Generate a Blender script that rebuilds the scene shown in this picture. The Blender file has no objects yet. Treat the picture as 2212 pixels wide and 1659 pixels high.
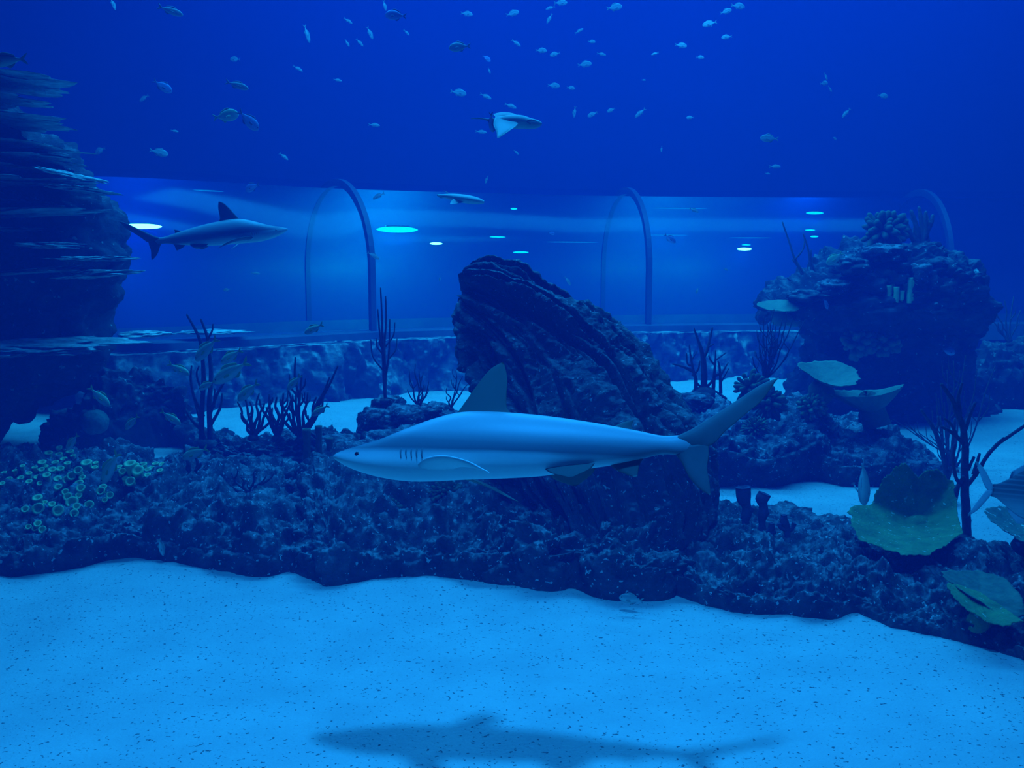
import bpy, math, random
import numpy as np
from mathutils import Vector, Matrix
from mathutils.bvhtree import BVHTree
random.seed(7); np.random.seed(7)
PI = math.pi
sc = bpy.context.scene
C = sc.collection

# ------------------------------------------------------------------ camera
W_, H_ = 2212.0, 1659.0
F = 2100.0
PITCH = math.atan(259.5 / F)
EYE = 1.6
cam = bpy.data.cameras.new('camera'); camo = bpy.data.objects.new('camera', cam); C.objects.link(camo)
cam.sensor_fit = 'HORIZONTAL'; cam.sensor_width = 36.0; cam.lens = 36.0 * F / W_
cam.clip_start = 0.05; cam.clip_end = 200
camo.location = (0, 0, EYE); camo.rotation_euler = (PI / 2 - PITCH, 0, 0)
sc.camera = camo
# ------------------------------------------------------------------ colour management, world, lights
sc.view_settings.view_transform = 'Standard'; sc.view_settings.look = 'None'
sc.view_settings.exposure = 0.0; sc.view_settings.gamma = 1.0; sc.view_settings.use_curve_mapping = False
sc.cycles.use_denoising = True
sc.cycles.max_bounces = 6; sc.cycles.diffuse_bounces = 2; sc.cycles.glossy_bounces = 2
sc.cycles.transmission_bounces = 2; sc.cycles.transparent_max_bounces = 12; sc.cycles.volume_bounces = 1
sc.cycles.caustics_reflective = False; sc.cycles.caustics_refractive = False
sc.cycles.use_adaptive_sampling = True; sc.cycles.adaptive_threshold = 0.03
world = bpy.data.worlds.new('hall'); sc.world = world; world.use_nodes = True
world.node_tree.nodes['Background'].inputs[0].default_value = (0.004, 0.06, 0.5, 1)
world.node_tree.nodes['Background'].inputs[1].default_value = 0.16
LAMP = (0.008, 0.262, 1.0)
def area(name, loc, sx, sy, power, rot=(0, 0, 0), col=LAMP, spread=None):
    l = bpy.data.lights.new(name, 'AREA'); l.shape = 'RECTANGLE'; l.size = sx; l.size_y = sy
    l.energy = power; l.color = col
    if spread: l.spread = spread
    o = bpy.data.objects.new(name, l); C.objects.link(o); o.location = loc; o.rotation_euler = rot
    return o
area('tank_light_middle', (0.0, 8.2, 7.4), 9, 1.6, 1200)
area('tank_light_back', (2.2, 12.4, 7.4), 12, 2.5, 1800, rot=(0, 0, 0))
sp = bpy.data.lights.new('tank_spot_front', 'SPOT'); sp.energy = 1680; sp.color = LAMP; sp.spot_size = 1.3
sp.spot_blend = 0.9; sp.shadow_soft_size = 0.13
spo = bpy.data.objects.new('tank_spot_front', sp); C.objects.link(spo); spo.location = (0.12, 1.28, 5.0)
spo.rotation_euler = (Vector((0.0, 2.7, 0)) - Vector((0.12, 1.2, 5.0))).to_track_quat('-Z', 'Y').to_euler()

s2 = bpy.data.lights.new('tank_spot_back', 'SPOT'); s2.energy = 1100; s2.color = LAMP; s2.spot_size = 0.42; s2.spot_blend = 0.8; s2.shadow_soft_size = 0.2
s2o = bpy.data.objects.new('tank_spot_back', s2); C.objects.link(s2o); s2o.location = (1.6, 9.5, 6.6)
s2o.rotation_euler = (Vector((2.4, 13.2, 0.4)) - s2o.location).to_track_quat('-Z', 'Y').to_euler()

# ------------------------------------------------------------------ pixel helpers
cp, sn = math.cos(PITCH), math.sin(PITCH)
def ray(px, py):
    a, b = (px - W_ / 2) / F, -(py - H_ / 2) / F
    return np.array([a, cp + b * sn, -sn + b * cp])
def P(px, py, D):
    d = ray(px, py); return np.array([0, 0, EYE]) + d * (D / d[1])
def G(px, py, z=0.0):
    d = ray(px, py); return np.array([0, 0, EYE]) + d * ((z - EYE) / d[2])
def vec(v): return Vector((float(v[0]), float(v[1]), float(v[2])))

# ------------------------------------------------------------------ numpy noise
_G = np.random.RandomState(3).normal(size=(4096, 3)); _G /= np.linalg.norm(_G, axis=1)[:, None]
def pn(Q, seed=0):
    Q = np.asarray(Q, float); I = np.floor(Q).astype(np.int64); f = Q - I
    u = f * f * f * (f * (f * 6 - 15) + 10); out = 0
    for dx in (0, 1):
        for dy in (0, 1):
            for dz in (0, 1):
                h = ((I[:, 0] + dx) * 73856093 ^ (I[:, 1] + dy) * 19349663 ^ (I[:, 2] + dz) * 83492791 ^ (seed * 7919)) & 0xffffff
                g = _G[(h ^ (h >> 11)) & 4095]
                d = g[:, 0] * (f[:, 0] - dx) + g[:, 1] * (f[:, 1] - dy) + g[:, 2] * (f[:, 2] - dz)
                w = (u[:, 0] if dx else 1 - u[:, 0]) * (u[:, 1] if dy else 1 - u[:, 1]) * (u[:, 2] if dz else 1 - u[:, 2])
                out = out + w * d
    return out * 1.5
def fbm(Q, o=4, seed=0):
    s, a = 0, 1.0
    for i in range(o): s = s + a * pn(Q * 2 ** i, seed + i); a *= 0.5
    return s
def ridged(Q, o=4, seed=0):
    s, a = 0, 1.0
    for i in range(o): s = s + a * (0.5 - np.abs(pn(Q * 2 ** i, seed + i))); a *= 0.55
    return s
def cells(Q, seed=0):
    I = np.floor(Q).astype(np.int64); best = np.full(len(Q), 9.0)
    for dx in (-1, 0, 1):
        for dy in (-1, 0, 1):
            for dz in (-1, 0, 1):
                J = I + (dx, dy, dz)
                h = (J[:, 0] * 73856093 ^ J[:, 1] * 19349663 ^ J[:, 2] * 83492791 ^ (seed * 7919)) & 0xffffff
                p = J + 0.5 + 0.45 * _G[(h ^ (h >> 11)) & 4095]
                best = np.minimum(best, ((Q - p) ** 2).sum(1))
    return np.sqrt(best)

# ------------------------------------------------------------------ mesh helpers
def rootloc(o):
    v = Vector((0, 0, 0))
    while o is not None: v = v + o.location; o = o.parent
    return np.array(v)
def me(name, V, Fc, mat, smooth=True):
    m = bpy.data.meshes.new(name); V = np.asarray(V, float)
    if isinstance(Fc, np.ndarray):
        m.vertices.add(len(V)); m.vertices.foreach_set('co', V.ravel())
        k = Fc.shape[1]; m.loops.add(Fc.size); m.polygons.add(len(Fc))
        m.loops.foreach_set('vertex_index', Fc.ravel().astype(np.int32))
        m.polygons.foreach_set('loop_start', np.arange(0, Fc.size, k, dtype=np.int32))
        m.update(calc_edges=True)
    else:
        m.from_pydata([tuple(v) for v in V], [], Fc)
    m.polygons.foreach_set('use_smooth', [smooth] * len(m.polygons))
    if mat: m.materials.append(mat)
    m.update(); return m
def obj(name, V, Fc, mat, parent=None, smooth=True, origin=None, **props):
    V = np.asarray(V, float)
    if parent is None:
        if origin is None: origin = np.array([V[:, 0].mean(), V[:, 1].mean(), V[:, 2].min()])
        loc = origin; base = origin
    else: loc = (0, 0, 0); base = rootloc(parent)
    o = bpy.data.objects.new(name, me(name, V - base, Fc, mat, smooth)); C.objects.link(o)
    o.location = loc; o.parent = parent
    for k, v in props.items(): o[k] = v
    return o
def thing(name, label, cat, loc, group=None):
    o = bpy.data.objects.new(name, None); C.objects.link(o); o.location = vec(loc); o.empty_display_size = 0.05
    o['label'] = label; o['category'] = cat
    if group: o['group'] = group
    return o
def tag(o, label, cat, group=None):
    o['label'] = label; o['category'] = cat
    if group: o['group'] = group
    return o
def struct(o, label=None):
    o['kind'] = 'structure'
    if label: o['label'] = label
    return o
def gf(nu, nv, cu=False, cv=False):
    a = np.arange(nu if cu else nu - 1); b = np.arange(nv if cv else nv - 1)
    A, B = np.meshgrid(a, b, indexing='ij'); A2, B2 = (A + 1) % nu, (B + 1) % nv
    return np.stack([A * nv + B, A2 * nv + B, A2 * nv + B2, A * nv + B2], -1).reshape(-1, 4)
def resample(pts, n):
    pts = np.asarray(pts, float)
    if len(pts) == 1: return np.repeat(pts, n, 0)
    s = np.linspace(0, len(pts) - 1, n)
    out = np.empty((n, pts.shape[1]))
    ext = np.vstack([2 * pts[0] - pts[1], pts, 2 * pts[-1] - pts[-2]])
    for k, t in enumerate(s):
        i = min(int(t), len(pts) - 2); u = t - i; p0, p1, p2, p3 = ext[i:i + 4]
        out[k] = 0.5 * (2 * p1 + (p2 - p0) * u + (2 * p0 - 5 * p1 + 4 * p2 - p3) * u * u + (3 * p1 - p0 - 3 * p2 + p3) * u ** 3)
    return out
def merge(parts):
    V, Fs, n = [], [], 0
    for v, f in parts:
        V.append(np.asarray(v, float)); Fs += [tuple(int(i) + n for i in q) for q in f]; n += len(v)
    return np.vstack(V), Fs
def tube(pts, rad, seg=8, n=None, cap=True, lump=0.0, seed=0):
    pts = np.asarray(pts, float); n = n or max(4, 3 * len(pts))
    c = resample(pts, n); r = np.interp(np.linspace(0, 1, n), np.linspace(0, 1, len(rad)), rad)
    T = np.gradient(c, axis=0); T /= np.linalg.norm(T, axis=1)[:, None] + 1e-9
    up = np.array([0.13, 1.0, 0.07]); U = np.cross(T, up); U /= np.linalg.norm(U, axis=1)[:, None] + 1e-9
    Vv = np.cross(T, U); a = np.linspace(0, 2 * PI, seg, endpoint=False)
    ring = c[:, None] + r[:, None, None] * (np.cos(a)[None, :, None] * U[:, None] + np.sin(a)[None, :, None] * Vv[:, None])
    V = ring.reshape(-1, 3)
    if lump:
        q = pn(V / (rad[0] * 2.2), seed)[:, None]; V = V + (V - np.repeat(c, seg, 0)) * q * lump
    Fc = [tuple(q) for q in gf(n, seg, cv=True)]
    if cap:
        tip = c[-1] + T[-1] * r[-1] * 0.8; V = np.vstack([V, tip, c[0]]); k = n * seg
        for j in range(seg):
            Fc.append(((n - 1) * seg + j, k, (n - 1) * seg + (j + 1) % seg)); Fc.append((j, (j + 1) % seg, k + 1))
    return V, Fc
def lathe(prof, seg=14, wob=0.0, seed=0):
    prof = np.asarray(prof, float); a = np.linspace(0, 2 * PI, seg, endpoint=False); n = len(prof)
    w = 1 + wob * (np.sin(2 * a + seed) + 0.6 * np.sin(3 * a + 2 * seed))
    V = np.stack([prof[:, 0][:, None] * np.cos(a) * w, prof[:, 0][:, None] * np.sin(a) * w, np.repeat(prof[:, 1][:, None], seg, 1)], -1).reshape(-1, 3)
    return V, [tuple(q) for q in gf(n, seg, cv=True)]
def orient(V, base, d):
    q = vec(d).to_track_quat('Z', 'Y').to_matrix(); return np.asarray(V) @ np.array(q).T + np.asarray(base)

# ------------------------------------------------------------------ materials
def mat(name, c1, c2=None, nscale=5.0, rough=0.7, bump=0.0, bscale=30.0, speck=None, spec=0.3, sediment=None, detail=6, stretch=(1, 1, 1), contrast=(0.35, 0.65)):
    m = bpy.data.materials.new(name); m.use_nodes = True; nt = m.node_tree; N, L = nt.nodes, nt.links
    b = N['Principled BSDF']; b.inputs['Roughness'].default_value = rough; b.inputs['Specular IOR Level'].default_value = spec
    b.inputs['Base Color'].default_value = (*c1, 1)
    tc = N.new('ShaderNodeTexCoord'); mp = N.new('ShaderNodeMapping'); mp.inputs['Scale'].default_value = stretch
    L.new(tc.outputs['Object'], mp.inputs['Vector']); out = mp.outputs['Vector']; col = None
    def noise(s, d=detail, r=0.6):
        n = N.new('ShaderNodeTexNoise'); n.inputs['Scale'].default_value = s; n.inputs['Detail'].default_value = d; n.inputs['Roughness'].default_value = r
        L.new(out, n.inputs['Vector']); return n.outputs['Fac']
    def mix(fac, a, bb):
        x = N.new('ShaderNodeMix'); x.data_type = 'RGBA'; L.new(fac, x.inputs['Factor'])
        for sock, v in ((x.inputs['A'], a), (x.inputs['B'], bb)):
            if hasattr(v, 'is_linked'): L.new(v, sock)
            else: sock.default_value = (*v, 1)
        return x.outputs['Result']
    def ramp(fac, lo, hi):
        r = N.new('ShaderNodeMapRange'); r.inputs['From Min'].default_value = lo; r.inputs['From Max'].default_value = hi; L.new(fac, r.inputs['Value']); return r.outputs['Result']
    if c2 is not None: col = mix(ramp(noise(nscale), *contrast), c1, c2)
    if sediment is not None:
        ge = N.new('ShaderNodeNewGeometry'); se = N.new('ShaderNodeSeparateXYZ'); L.new(ge.outputs['Normal'], se.inputs[0])
        ad = N.new('ShaderNodeMath'); ad.operation = 'MULTIPLY'; L.new(ramp(se.outputs['Z'], *sediment[1]), ad.inputs[0]); L.new(ramp(noise(sediment[2], 4), 0.42, 0.6), ad.inputs[1])
        col = mix(ad.outputs[0], col if col is not None else c1, sediment[0])
    if speck is not None:
        col = mix(ramp(noise(speck[1], 2, 0.5), speck[2], speck[2] + 0.05), col if col is not None else c1, speck[0])
    if col is not None: L.new(col, b.inputs['Base Color'])
    if bump:
        bp = N.new('ShaderNodeBump'); bp.inputs['Strength'].default_value = bump; bp.inputs['Distance'].default_value = 0.02 if bscale > 27 else 0.05
        L.new(noise(bscale, 8, 0.7), bp.inputs['Height']); L.new(bp.outputs['Normal'], b.inputs['Normal'])
    m['b'] = 1
    return m
def emis(name, col, s):
    m = bpy.data.materials.new(name); m.use_nodes = True; nt = m.node_tree; nt.nodes.remove(nt.nodes['Principled BSDF'])
    e = nt.nodes.new('ShaderNodeEmission'); e.inputs[0].default_value = (*col, 1); e.inputs[1].default_value = s
    nt.links.new(e.outputs[0], nt.nodes['Material Output'].inputs['Surface']); return m

M = {}
M['sand'] = mat('coral_sand', (0.62, 0.61, 0.60), (0.53, 0.52, 0.52), 2.5, 0.95, 0.5, 70, speck=((0.17, 0.17, 0.18), 62, 0.64), spec=0.0)
M['rock'] = mat('reef_rock', (0.016, 0.013, 0.022), (0.11, 0.09, 0.115), 7, 0.6, 1.0, 22, speck=((0.7, 0.66, 0.7), 42, 0.65), spec=0.5, sediment=((0.42, 0.38, 0.42), (0.55, 0.95), 14), contrast=(0.42, 0.68))
M['lean'] = mat('leaning_rock_stone', (0.018, 0.014, 0.024), (0.08, 0.065, 0.085), 9, 0.5, 1.0, 26, speck=((0.7, 0.66, 0.7), 48, 0.66), spec=0.6, sediment=((0.26, 0.24, 0.26), (0.55, 0.95), 20))
M['dark_rock'] = mat('dark_rock', (0.02, 0.02, 0.025), (0.08, 0.075, 0.085), 5, 0.8, 0.9, 16, speck=((0.45, 0.45, 0.45), 20, 0.68), sediment=((0.22, 0.22, 0.22), (0.6, 1.0), 9))
M['wallrock'] = mat('pale_rock_wall', (0.05, 0.05, 0.06), (0.26, 0.26, 0.27), 2.6, 0.9, 1.0, 9, sediment=((0.6, 0.6, 0.58), (0.4, 0.9), 6), contrast=(0.48, 0.66))
M['back'] = mat('tank_wall_paint', (0.004, 0.008, 0.02), (0.006, 0.012, 0.03), 0.5, 0.9)
M['side'] = mat('tank_side_paint', (0.01, 0.02, 0.05), (0.02, 0.03, 0.06), 0.5, 0.9)
M['ledge'] = mat('ledge_rock', (0.15, 0.17, 0.17), (0.55, 0.62, 0.6), 7, 0.8, 0.8, 14, sediment=((0.8, 0.85, 0.8), (0.3, 0.8), 6))
M['shark_fin'] = mat('shark_fin_skin', (0.05, 0.075, 0.07), (0.06, 0.085, 0.08), 6, 0.6, spec=0.2)
M['shark_tail'] = mat('shark_tail_skin', (0.05, 0.065, 0.075), (0.09, 0.105, 0.115), 5, 0.6, spec=0.2)
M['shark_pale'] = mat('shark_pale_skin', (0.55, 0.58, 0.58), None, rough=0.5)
M['black'] = mat('black_eye', (0.01, 0.01, 0.01), None, rough=0.2, spec=0.6)
M['slit'] = mat('gill_slit', (0.13, 0.16, 0.18), None, rough=0.8)
M['gorg'] = mat('dark_gorgonian', (0.05, 0.05, 0.07), (0.10, 0.09, 0.12), 30, 0.85, 0.6, 90)
M['gorg2'] = mat('brown_gorgonian', (0.09, 0.08, 0.09), (0.15, 0.13, 0.13), 30, 0.85, 0.5, 90)
M['finger'] = mat('olive_finger_coral', (0.14, 0.20, 0.11), (0.22, 0.30, 0.16), 25, 0.8, 0.4, 70)
M['finger2'] = mat('dull_finger_coral', (0.07, 0.11, 0.07), (0.13, 0.18, 0.11), 25, 0.8, 0.4, 70)
M['plate'] = mat('green_plate_coral', (0.08, 0.18, 0.05), (0.16, 0.30, 0.08), 9, 0.7, 0.7, 45, speck=((0.45, 0.6, 0.45), 40, 0.66), spec=0.4)
M['plate_far'] = mat('yellow_plate_coral', (0.13, 0.19, 0.12), (0.18, 0.25, 0.16), 6, 0.8, 0.5, 30)
M['plate_pale'] = mat('pale_green_plate_coral', (0.16, 0.24, 0.17), (0.10, 0.17, 0.12), 14, 0.7, 0.6, 40, speck=((0.8, 0.85, 0.8), 30, 0.62))
M['polyp'] = mat('yellow_tube_polyp', (0.58, 0.72, 0.34), (0.46, 0.58, 0.28), 20, 0.7, 0.3, 60)
M['sponge'] = mat('purple_tube_sponge', (0.07, 0.06, 0.12), (0.13, 0.10, 0.18), 18, 0.9, 0.8, 50)
M['brain'] = mat('brain_coral', (0.08, 0.12, 0.10), (0.14, 0.2, 0.16), 26, 0.8, 0.8, 40)
M['rib'] = mat('tunnel_rib', (0.04, 0.06, 0.09), None, rough=0.5)
M['base'] = mat('tunnel_plinth', (0.06, 0.08, 0.11), (0.10, 0.12, 0.16), 2, 0.7)
M['glow_catcher'] = mat('tunnel_glow_catcher', (0.05, 0.08, 0.20), None, rough=0.4, spec=0.5)  # for the added sheet that catches the lamp glow
M['walk'] = mat('walkway_floor', (0.10, 0.13, 0.2), None, rough=0.5)
M['hold'] = mat('holdfast_rock', (0.05, 0.05, 0.06), (0.12, 0.11, 0.12), 12, 0.8, 0.8, 30)
M['lampw'] = emis('tunnel_lamp_white', (0.12, 0.95, 1.0), 9)
M['lampc'] = emis('tunnel_lamp_cyan', (0.0, 0.55, 1.0), 2.2)
M['lampy'] = emis('tunnel_lamp_cyan_bright', (0.0, 0.85, 1.0), 1.6)
M['lampd'] = emis('tunnel_strip_dim', (0.0, 0.26, 0.9), 0.95)
M['housing'] = mat('lamp_housing', (0.04, 0.05, 0.07), None, rough=0.5)
def skin(name, top, belly, z0, z1, band=None, spec=0.3, stripes=None):
    m = mat(name, top, None, rough=0.45, spec=spec); nt = m.node_tree; N, L = nt.nodes, nt.links; b = N['Principled BSDF']
    tc = N.new('ShaderNodeTexCoord'); s = N.new('ShaderNodeSeparateXYZ'); L.new(tc.outputs['Object'], s.inputs[0])
    r = N.new('ShaderNodeMapRange'); r.inputs['From Min'].default_value = z0; r.inputs['From Max'].default_value = z1; r.interpolation_type = 'SMOOTHSTEP'
    L.new(s.outputs['Z'], r.inputs['Value'])
    x = N.new('ShaderNodeMix'); x.data_type = 'RGBA'; L.new(r.outputs[0], x.inputs['Factor'])
    x.inputs['A'].default_value = (*belly, 1); x.inputs['B'].default_value = (*top, 1); col = x.outputs['Result']
    if stripes:
        w = N.new('ShaderNodeTexWave'); w.bands_direction = 'Z'; w.inputs['Scale'].default_value = stripes[1]; w.inputs['Distortion'].default_value = 0.5
        L.new(tc.outputs['Object'], w.inputs['Vector']); y = N.new('ShaderNodeMix'); y.data_type = 'RGBA'
        rr = N.new('ShaderNodeMapRange'); rr.inputs['From Min'].default_value = 0.6; rr.inputs['From Max'].default_value = 0.9; rr.inputs['To Max'].default_value = 0.4
        L.new(w.outputs['Fac'], rr.inputs['Value']); L.new(rr.outputs[0], y.inputs['Factor']); L.new(col, y.inputs['A']); y.inputs['B'].default_value = (*stripes[0], 1); col = y.outputs['Result']
    L.new(col, b.inputs['Base Color']); return m
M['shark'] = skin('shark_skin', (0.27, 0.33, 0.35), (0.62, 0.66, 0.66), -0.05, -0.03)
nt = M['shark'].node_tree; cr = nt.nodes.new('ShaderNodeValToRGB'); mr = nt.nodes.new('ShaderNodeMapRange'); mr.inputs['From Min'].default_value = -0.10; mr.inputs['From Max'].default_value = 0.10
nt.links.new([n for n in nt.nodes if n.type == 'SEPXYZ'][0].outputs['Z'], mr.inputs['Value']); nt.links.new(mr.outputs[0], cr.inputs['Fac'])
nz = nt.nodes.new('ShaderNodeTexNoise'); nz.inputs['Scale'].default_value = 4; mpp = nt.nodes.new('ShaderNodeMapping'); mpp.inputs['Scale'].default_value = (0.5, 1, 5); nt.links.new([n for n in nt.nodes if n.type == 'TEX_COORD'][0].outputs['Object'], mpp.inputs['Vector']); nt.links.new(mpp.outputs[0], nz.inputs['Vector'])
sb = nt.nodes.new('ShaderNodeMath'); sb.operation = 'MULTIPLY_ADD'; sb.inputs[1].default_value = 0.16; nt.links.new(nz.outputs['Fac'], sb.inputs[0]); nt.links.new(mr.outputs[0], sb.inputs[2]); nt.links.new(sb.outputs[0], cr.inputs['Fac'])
for p_, c_ in ((0.30, (0.62, 0.66, 0.66)), (0.42, (0.40, 0.44, 0.46)), (0.50, (0.10, 0.12, 0.15)), (0.60, (0.12, 0.15, 0.18)), (0.75, (0.28, 0.33, 0.36)), (0.95, (0.33, 0.38, 0.4))):  # pale belly is pigment; dark flank and lighter back paint in shading
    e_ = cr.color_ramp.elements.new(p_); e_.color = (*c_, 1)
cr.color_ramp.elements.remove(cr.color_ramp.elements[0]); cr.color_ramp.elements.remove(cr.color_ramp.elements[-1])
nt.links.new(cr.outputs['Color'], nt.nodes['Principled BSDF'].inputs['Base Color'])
M['fish'] = skin('silver_fish_skin', (0.17, 0.22, 0.22), (0.36, 0.40, 0.39), -0.06, 0.1)
M['fish_g'] = skin('greenish_fish_skin', (0.3, 0.42, 0.24), (0.5, 0.62, 0.45), -0.06, 0.1)
M['fish_b'] = skin('dark_blue_fish_skin', (0.15, 0.16, 0.34), (0.36, 0.38, 0.6), -0.1, 0.05)
M['snap'] = skin('striped_snapper_skin', (0.46, 0.60, 0.34), (0.68, 0.74, 0.66), -0.1, 0.02, stripes=((0.62, 0.7, 0.6), 5.0))
M['snapfin'] = mat('yellow_fin', (0.36, 0.50, 0.12), None, rough=0.7)
M['fin'] = mat('silver_fin', (0.18, 0.23, 0.22), None, rough=0.7)
M['fin_g'] = mat('greenish_fin', (0.3, 0.46, 0.22), None, rough=0.7)
M['fin_b'] = mat('dark_fin', (0.08, 0.10, 0.16), None, rough=0.7)
M['surg'] = skin('surgeonfish_skin', (0.10, 0.12, 0.13), (0.42, 0.46, 0.48), -0.17, 0.02, stripes=((0.30, 0.34, 0.36), 9.0))
M['surgtail'] = mat('pale_tail_edge', (0.4, 0.45, 0.5), None, rough=0.6)
M['ray'] = mat('ray_pale_underside', (0.24, 0.32, 0.30), (0.30, 0.38, 0.36), 4, 0.6)
M['ray_top'] = mat('ray_brown_back', (0.2, 0.24, 0.24), None, rough=0.6)
# acrylic
m = bpy.data.materials.new('acrylic'); m.use_nodes = True; nt = m.node_tree; N, L = nt.nodes, nt.links; N.remove(N['Principled BSDF'])
tr = N.new('ShaderNodeBsdfTransparent'); tr.inputs[0].default_value = (0.80, 0.90, 0.97, 1)
gl = N.new('ShaderNodeBsdfGlossy'); gl.inputs['Roughness'].default_value = 0.18; gl.inputs[0].default_value = (0.7, 0.8, 0.9, 1)
lw = N.new('ShaderNodeLayerWeight'); lw.inputs[0].default_value = 0.35; mx = N.new('ShaderNodeMixShader')
mu = N.new('ShaderNodeMath'); mu.operation = 'MULTIPLY_ADD'; mu.inputs[1].default_value = 0.06; mu.inputs[2].default_value = 0.01
L.new(lw.outputs['Facing'], mu.inputs[0]); L.new(mu.outputs[0], mx.inputs[0]); L.new(tr.outputs[0], mx.inputs[1]); L.new(gl.outputs[0], mx.inputs[2])
L.new(mx.outputs[0], N['Material Output'].inputs['Surface']); M['acrylic'] = m
# water
m = bpy.data.materials.new('sea_water'); m.use_nodes = True; nt = m.node_tree; N, L = nt.nodes, nt.links; N.remove(N['Principled BSDF'])
vs = N.new('ShaderNodeVolumeScatter'); vs.inputs['Color'].default_value = (0.03, 0.17, 0.97, 1); vs.inputs['Density'].default_value = 0.033; vs.inputs['Anisotropy'].default_value = 0.0
va = N.new('ShaderNodeVolumeAbsorption'); va.inputs['Color'].default_value = (0.1, 0.66, 0.40, 1); va.inputs['Density'].default_value = 0.042
ad = N.new('ShaderNodeAddShader'); L.new(vs.outputs[0], ad.inputs[0]); L.new(va.outputs[0], ad.inputs[1]); L.new(ad.outputs[0], N['Material Output'].inputs['Volume']); M['water'] = m

# ------------------------------------------------------------------ setting
def box(x0, x1, y0, y1, z0, z1):
    V = [(x, y, z) for x in (x0, x1) for y in (y0, y1) for z in (z0, z1)]
    return V, [(0, 1, 3, 2), (4, 6, 7, 5), (0, 4, 5, 1), (2, 3, 7, 6), (0, 2, 6, 4), (1, 5, 7, 3)]
wv, wf = box(-10.5, 10.5, -1.5, 18.9, -0.3, 6.9)
o = obj('water', wv, wf, M['water'], smooth=False); struct(o, 'clear blue sea water filling the tank')
# sand floor
nx, ny = 360, 330
xs = np.linspace(-10.8, 10.8, nx); ys = -2.0 + 21.0 * np.linspace(0, 1, ny) ** 1.25
X, Y = np.meshgrid(xs, ys, indexing='ij'); Q = np.stack([X, Y, 0 * X], -1).reshape(-1, 3)
Q[:, 2] = 0.045 * fbm(Q * 0.7, 3, 5) + 0.012 * fbm(Q * 3.1, 3, 9)
Q[:, 2] *= np.clip((Q[:, 1] - 1) / 4, 0.35, 1.0)
FLOOR = BVHTree.FromPolygons([tuple(v) for v in Q], [tuple(q) for q in gf(nx, ny)])
o = obj('floor', Q, gf(nx, ny), M['sand'], origin=np.zeros(3)); struct(o, 'rippled pale coral sand')
for nm, b, mt in (('wall_back', (-10.6, 10.6, 18.4, 18.6, -0.3, 7.0), 'back'), ('wall_left', (-10.6, -10.4, -1.5, 18.4, -0.3, 7.0), 'side'), ('wall_right', (10.3, 10.5, -1.5, 18.4, -0.3, 7.0), 'side')):
    v, f = box(*b); o = obj(nm, v, f, M[mt], smooth=False); struct(o)

# ------------------------------------------------------------------ rocks
HIT = []
def reg(V, Fc): HIT.append(BVHTree.FromPolygons([tuple(v) for v in V], [tuple(q) for q in Fc]))
def normals(V3, cu=False, cv=False):
    def g(a, ax, c):
        return (np.roll(a, -1, ax) - np.roll(a, 1, ax)) if c else np.gradient(a, axis=ax)
    n = np.cross(g(V3, 0, cu), g(V3, 1, cv)); return n / (np.linalg.norm(n, axis=2)[..., None] + 1e-9)
def rough_disp(V, amp, sc_, seed, kind='reef'):
    q = V / sc_
    if kind == 'reef':
        c = cells(q * 1.6, seed); c2 = cells(q * 4.3 + 7, seed + 2)
        return amp * (0.95 * fbm(q * 0.7, 3, seed) + 1.15 * (0.55 - c) + 0.55 * (0.5 - c2) + 0.5 * (ridged(q * 3.0, 4, seed + 5) - 0.6))
    return amp * (fbm(q, 4, seed) + 0.5 * (ridged(q * 2.3, 4, seed + 3) - 0.6))
def ridge(name, stations, nu, nv, amp, sc_, seed, mt, back=0.9, pw=0.55, kind='reef', parent=None, sink=0.06, drop=20):
    """stations: px, base_py, top_py, top depth"""
    S = resample(stations, nu); ph = np.linspace(0.0, PI, nv) ** 1.0; V = np.zeros((nu, nv, 3))
    u = np.linspace(0, 1, nu); cap = np.clip(np.minimum(u, 1 - u) * 14, 0, 1) ** 0.5
    for i, (px, by, ty, D) in enumerate(S):
        ty = min(ty + drop, by - 6)
        a = G(px, by); t = P(px, ty, D); yb = t[1] + (t[1] - a[1]) * back
        w = 0.5 - 0.5 * np.cos(ph)
        y = np.where(ph < PI / 2, t[1] - (t[1] - a[1]) * np.cos(ph), t[1] + (yb - t[1]) * -np.cos(ph))
        V[i, :, 1] = y; V[i, :, 0] = a[0] + (t[0] - a[0]) * np.clip(1 - np.cos(ph), 0, 1); V[i, :, 2] = t[2] * cap[i] * np.sin(ph) ** pw
    n = normals(V); 
    if n[nu // 2, nv // 2, 2] < 0: n = -n
    d = rough_disp(V.reshape(-1, 3), amp, sc_, seed, kind).reshape(nu, nv) - 0.035
    fade = np.clip(np.sin(ph) * 3.0 + 0.25, 0, 1)[None, :]
    d = np.where(fade < 0.999, np.abs(d) * 0.8, d)
    zf = V[..., 2] * 0.7 + 0.01; d = np.where((n[..., 2] > 0.3), np.maximum(d, -zf), d)
    V = V + n * (d * fade)[..., None]; V[:, 0, 2] = -sink; V[:, -1, 2] = -sink; V[:, 0, 1] += 0.03
    V = V.reshape(-1, 3); Fc = gf(nu, nv); 
    reg(V, Fc)
    return obj(name, V, Fc, M[mt], parent=parent)
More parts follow.
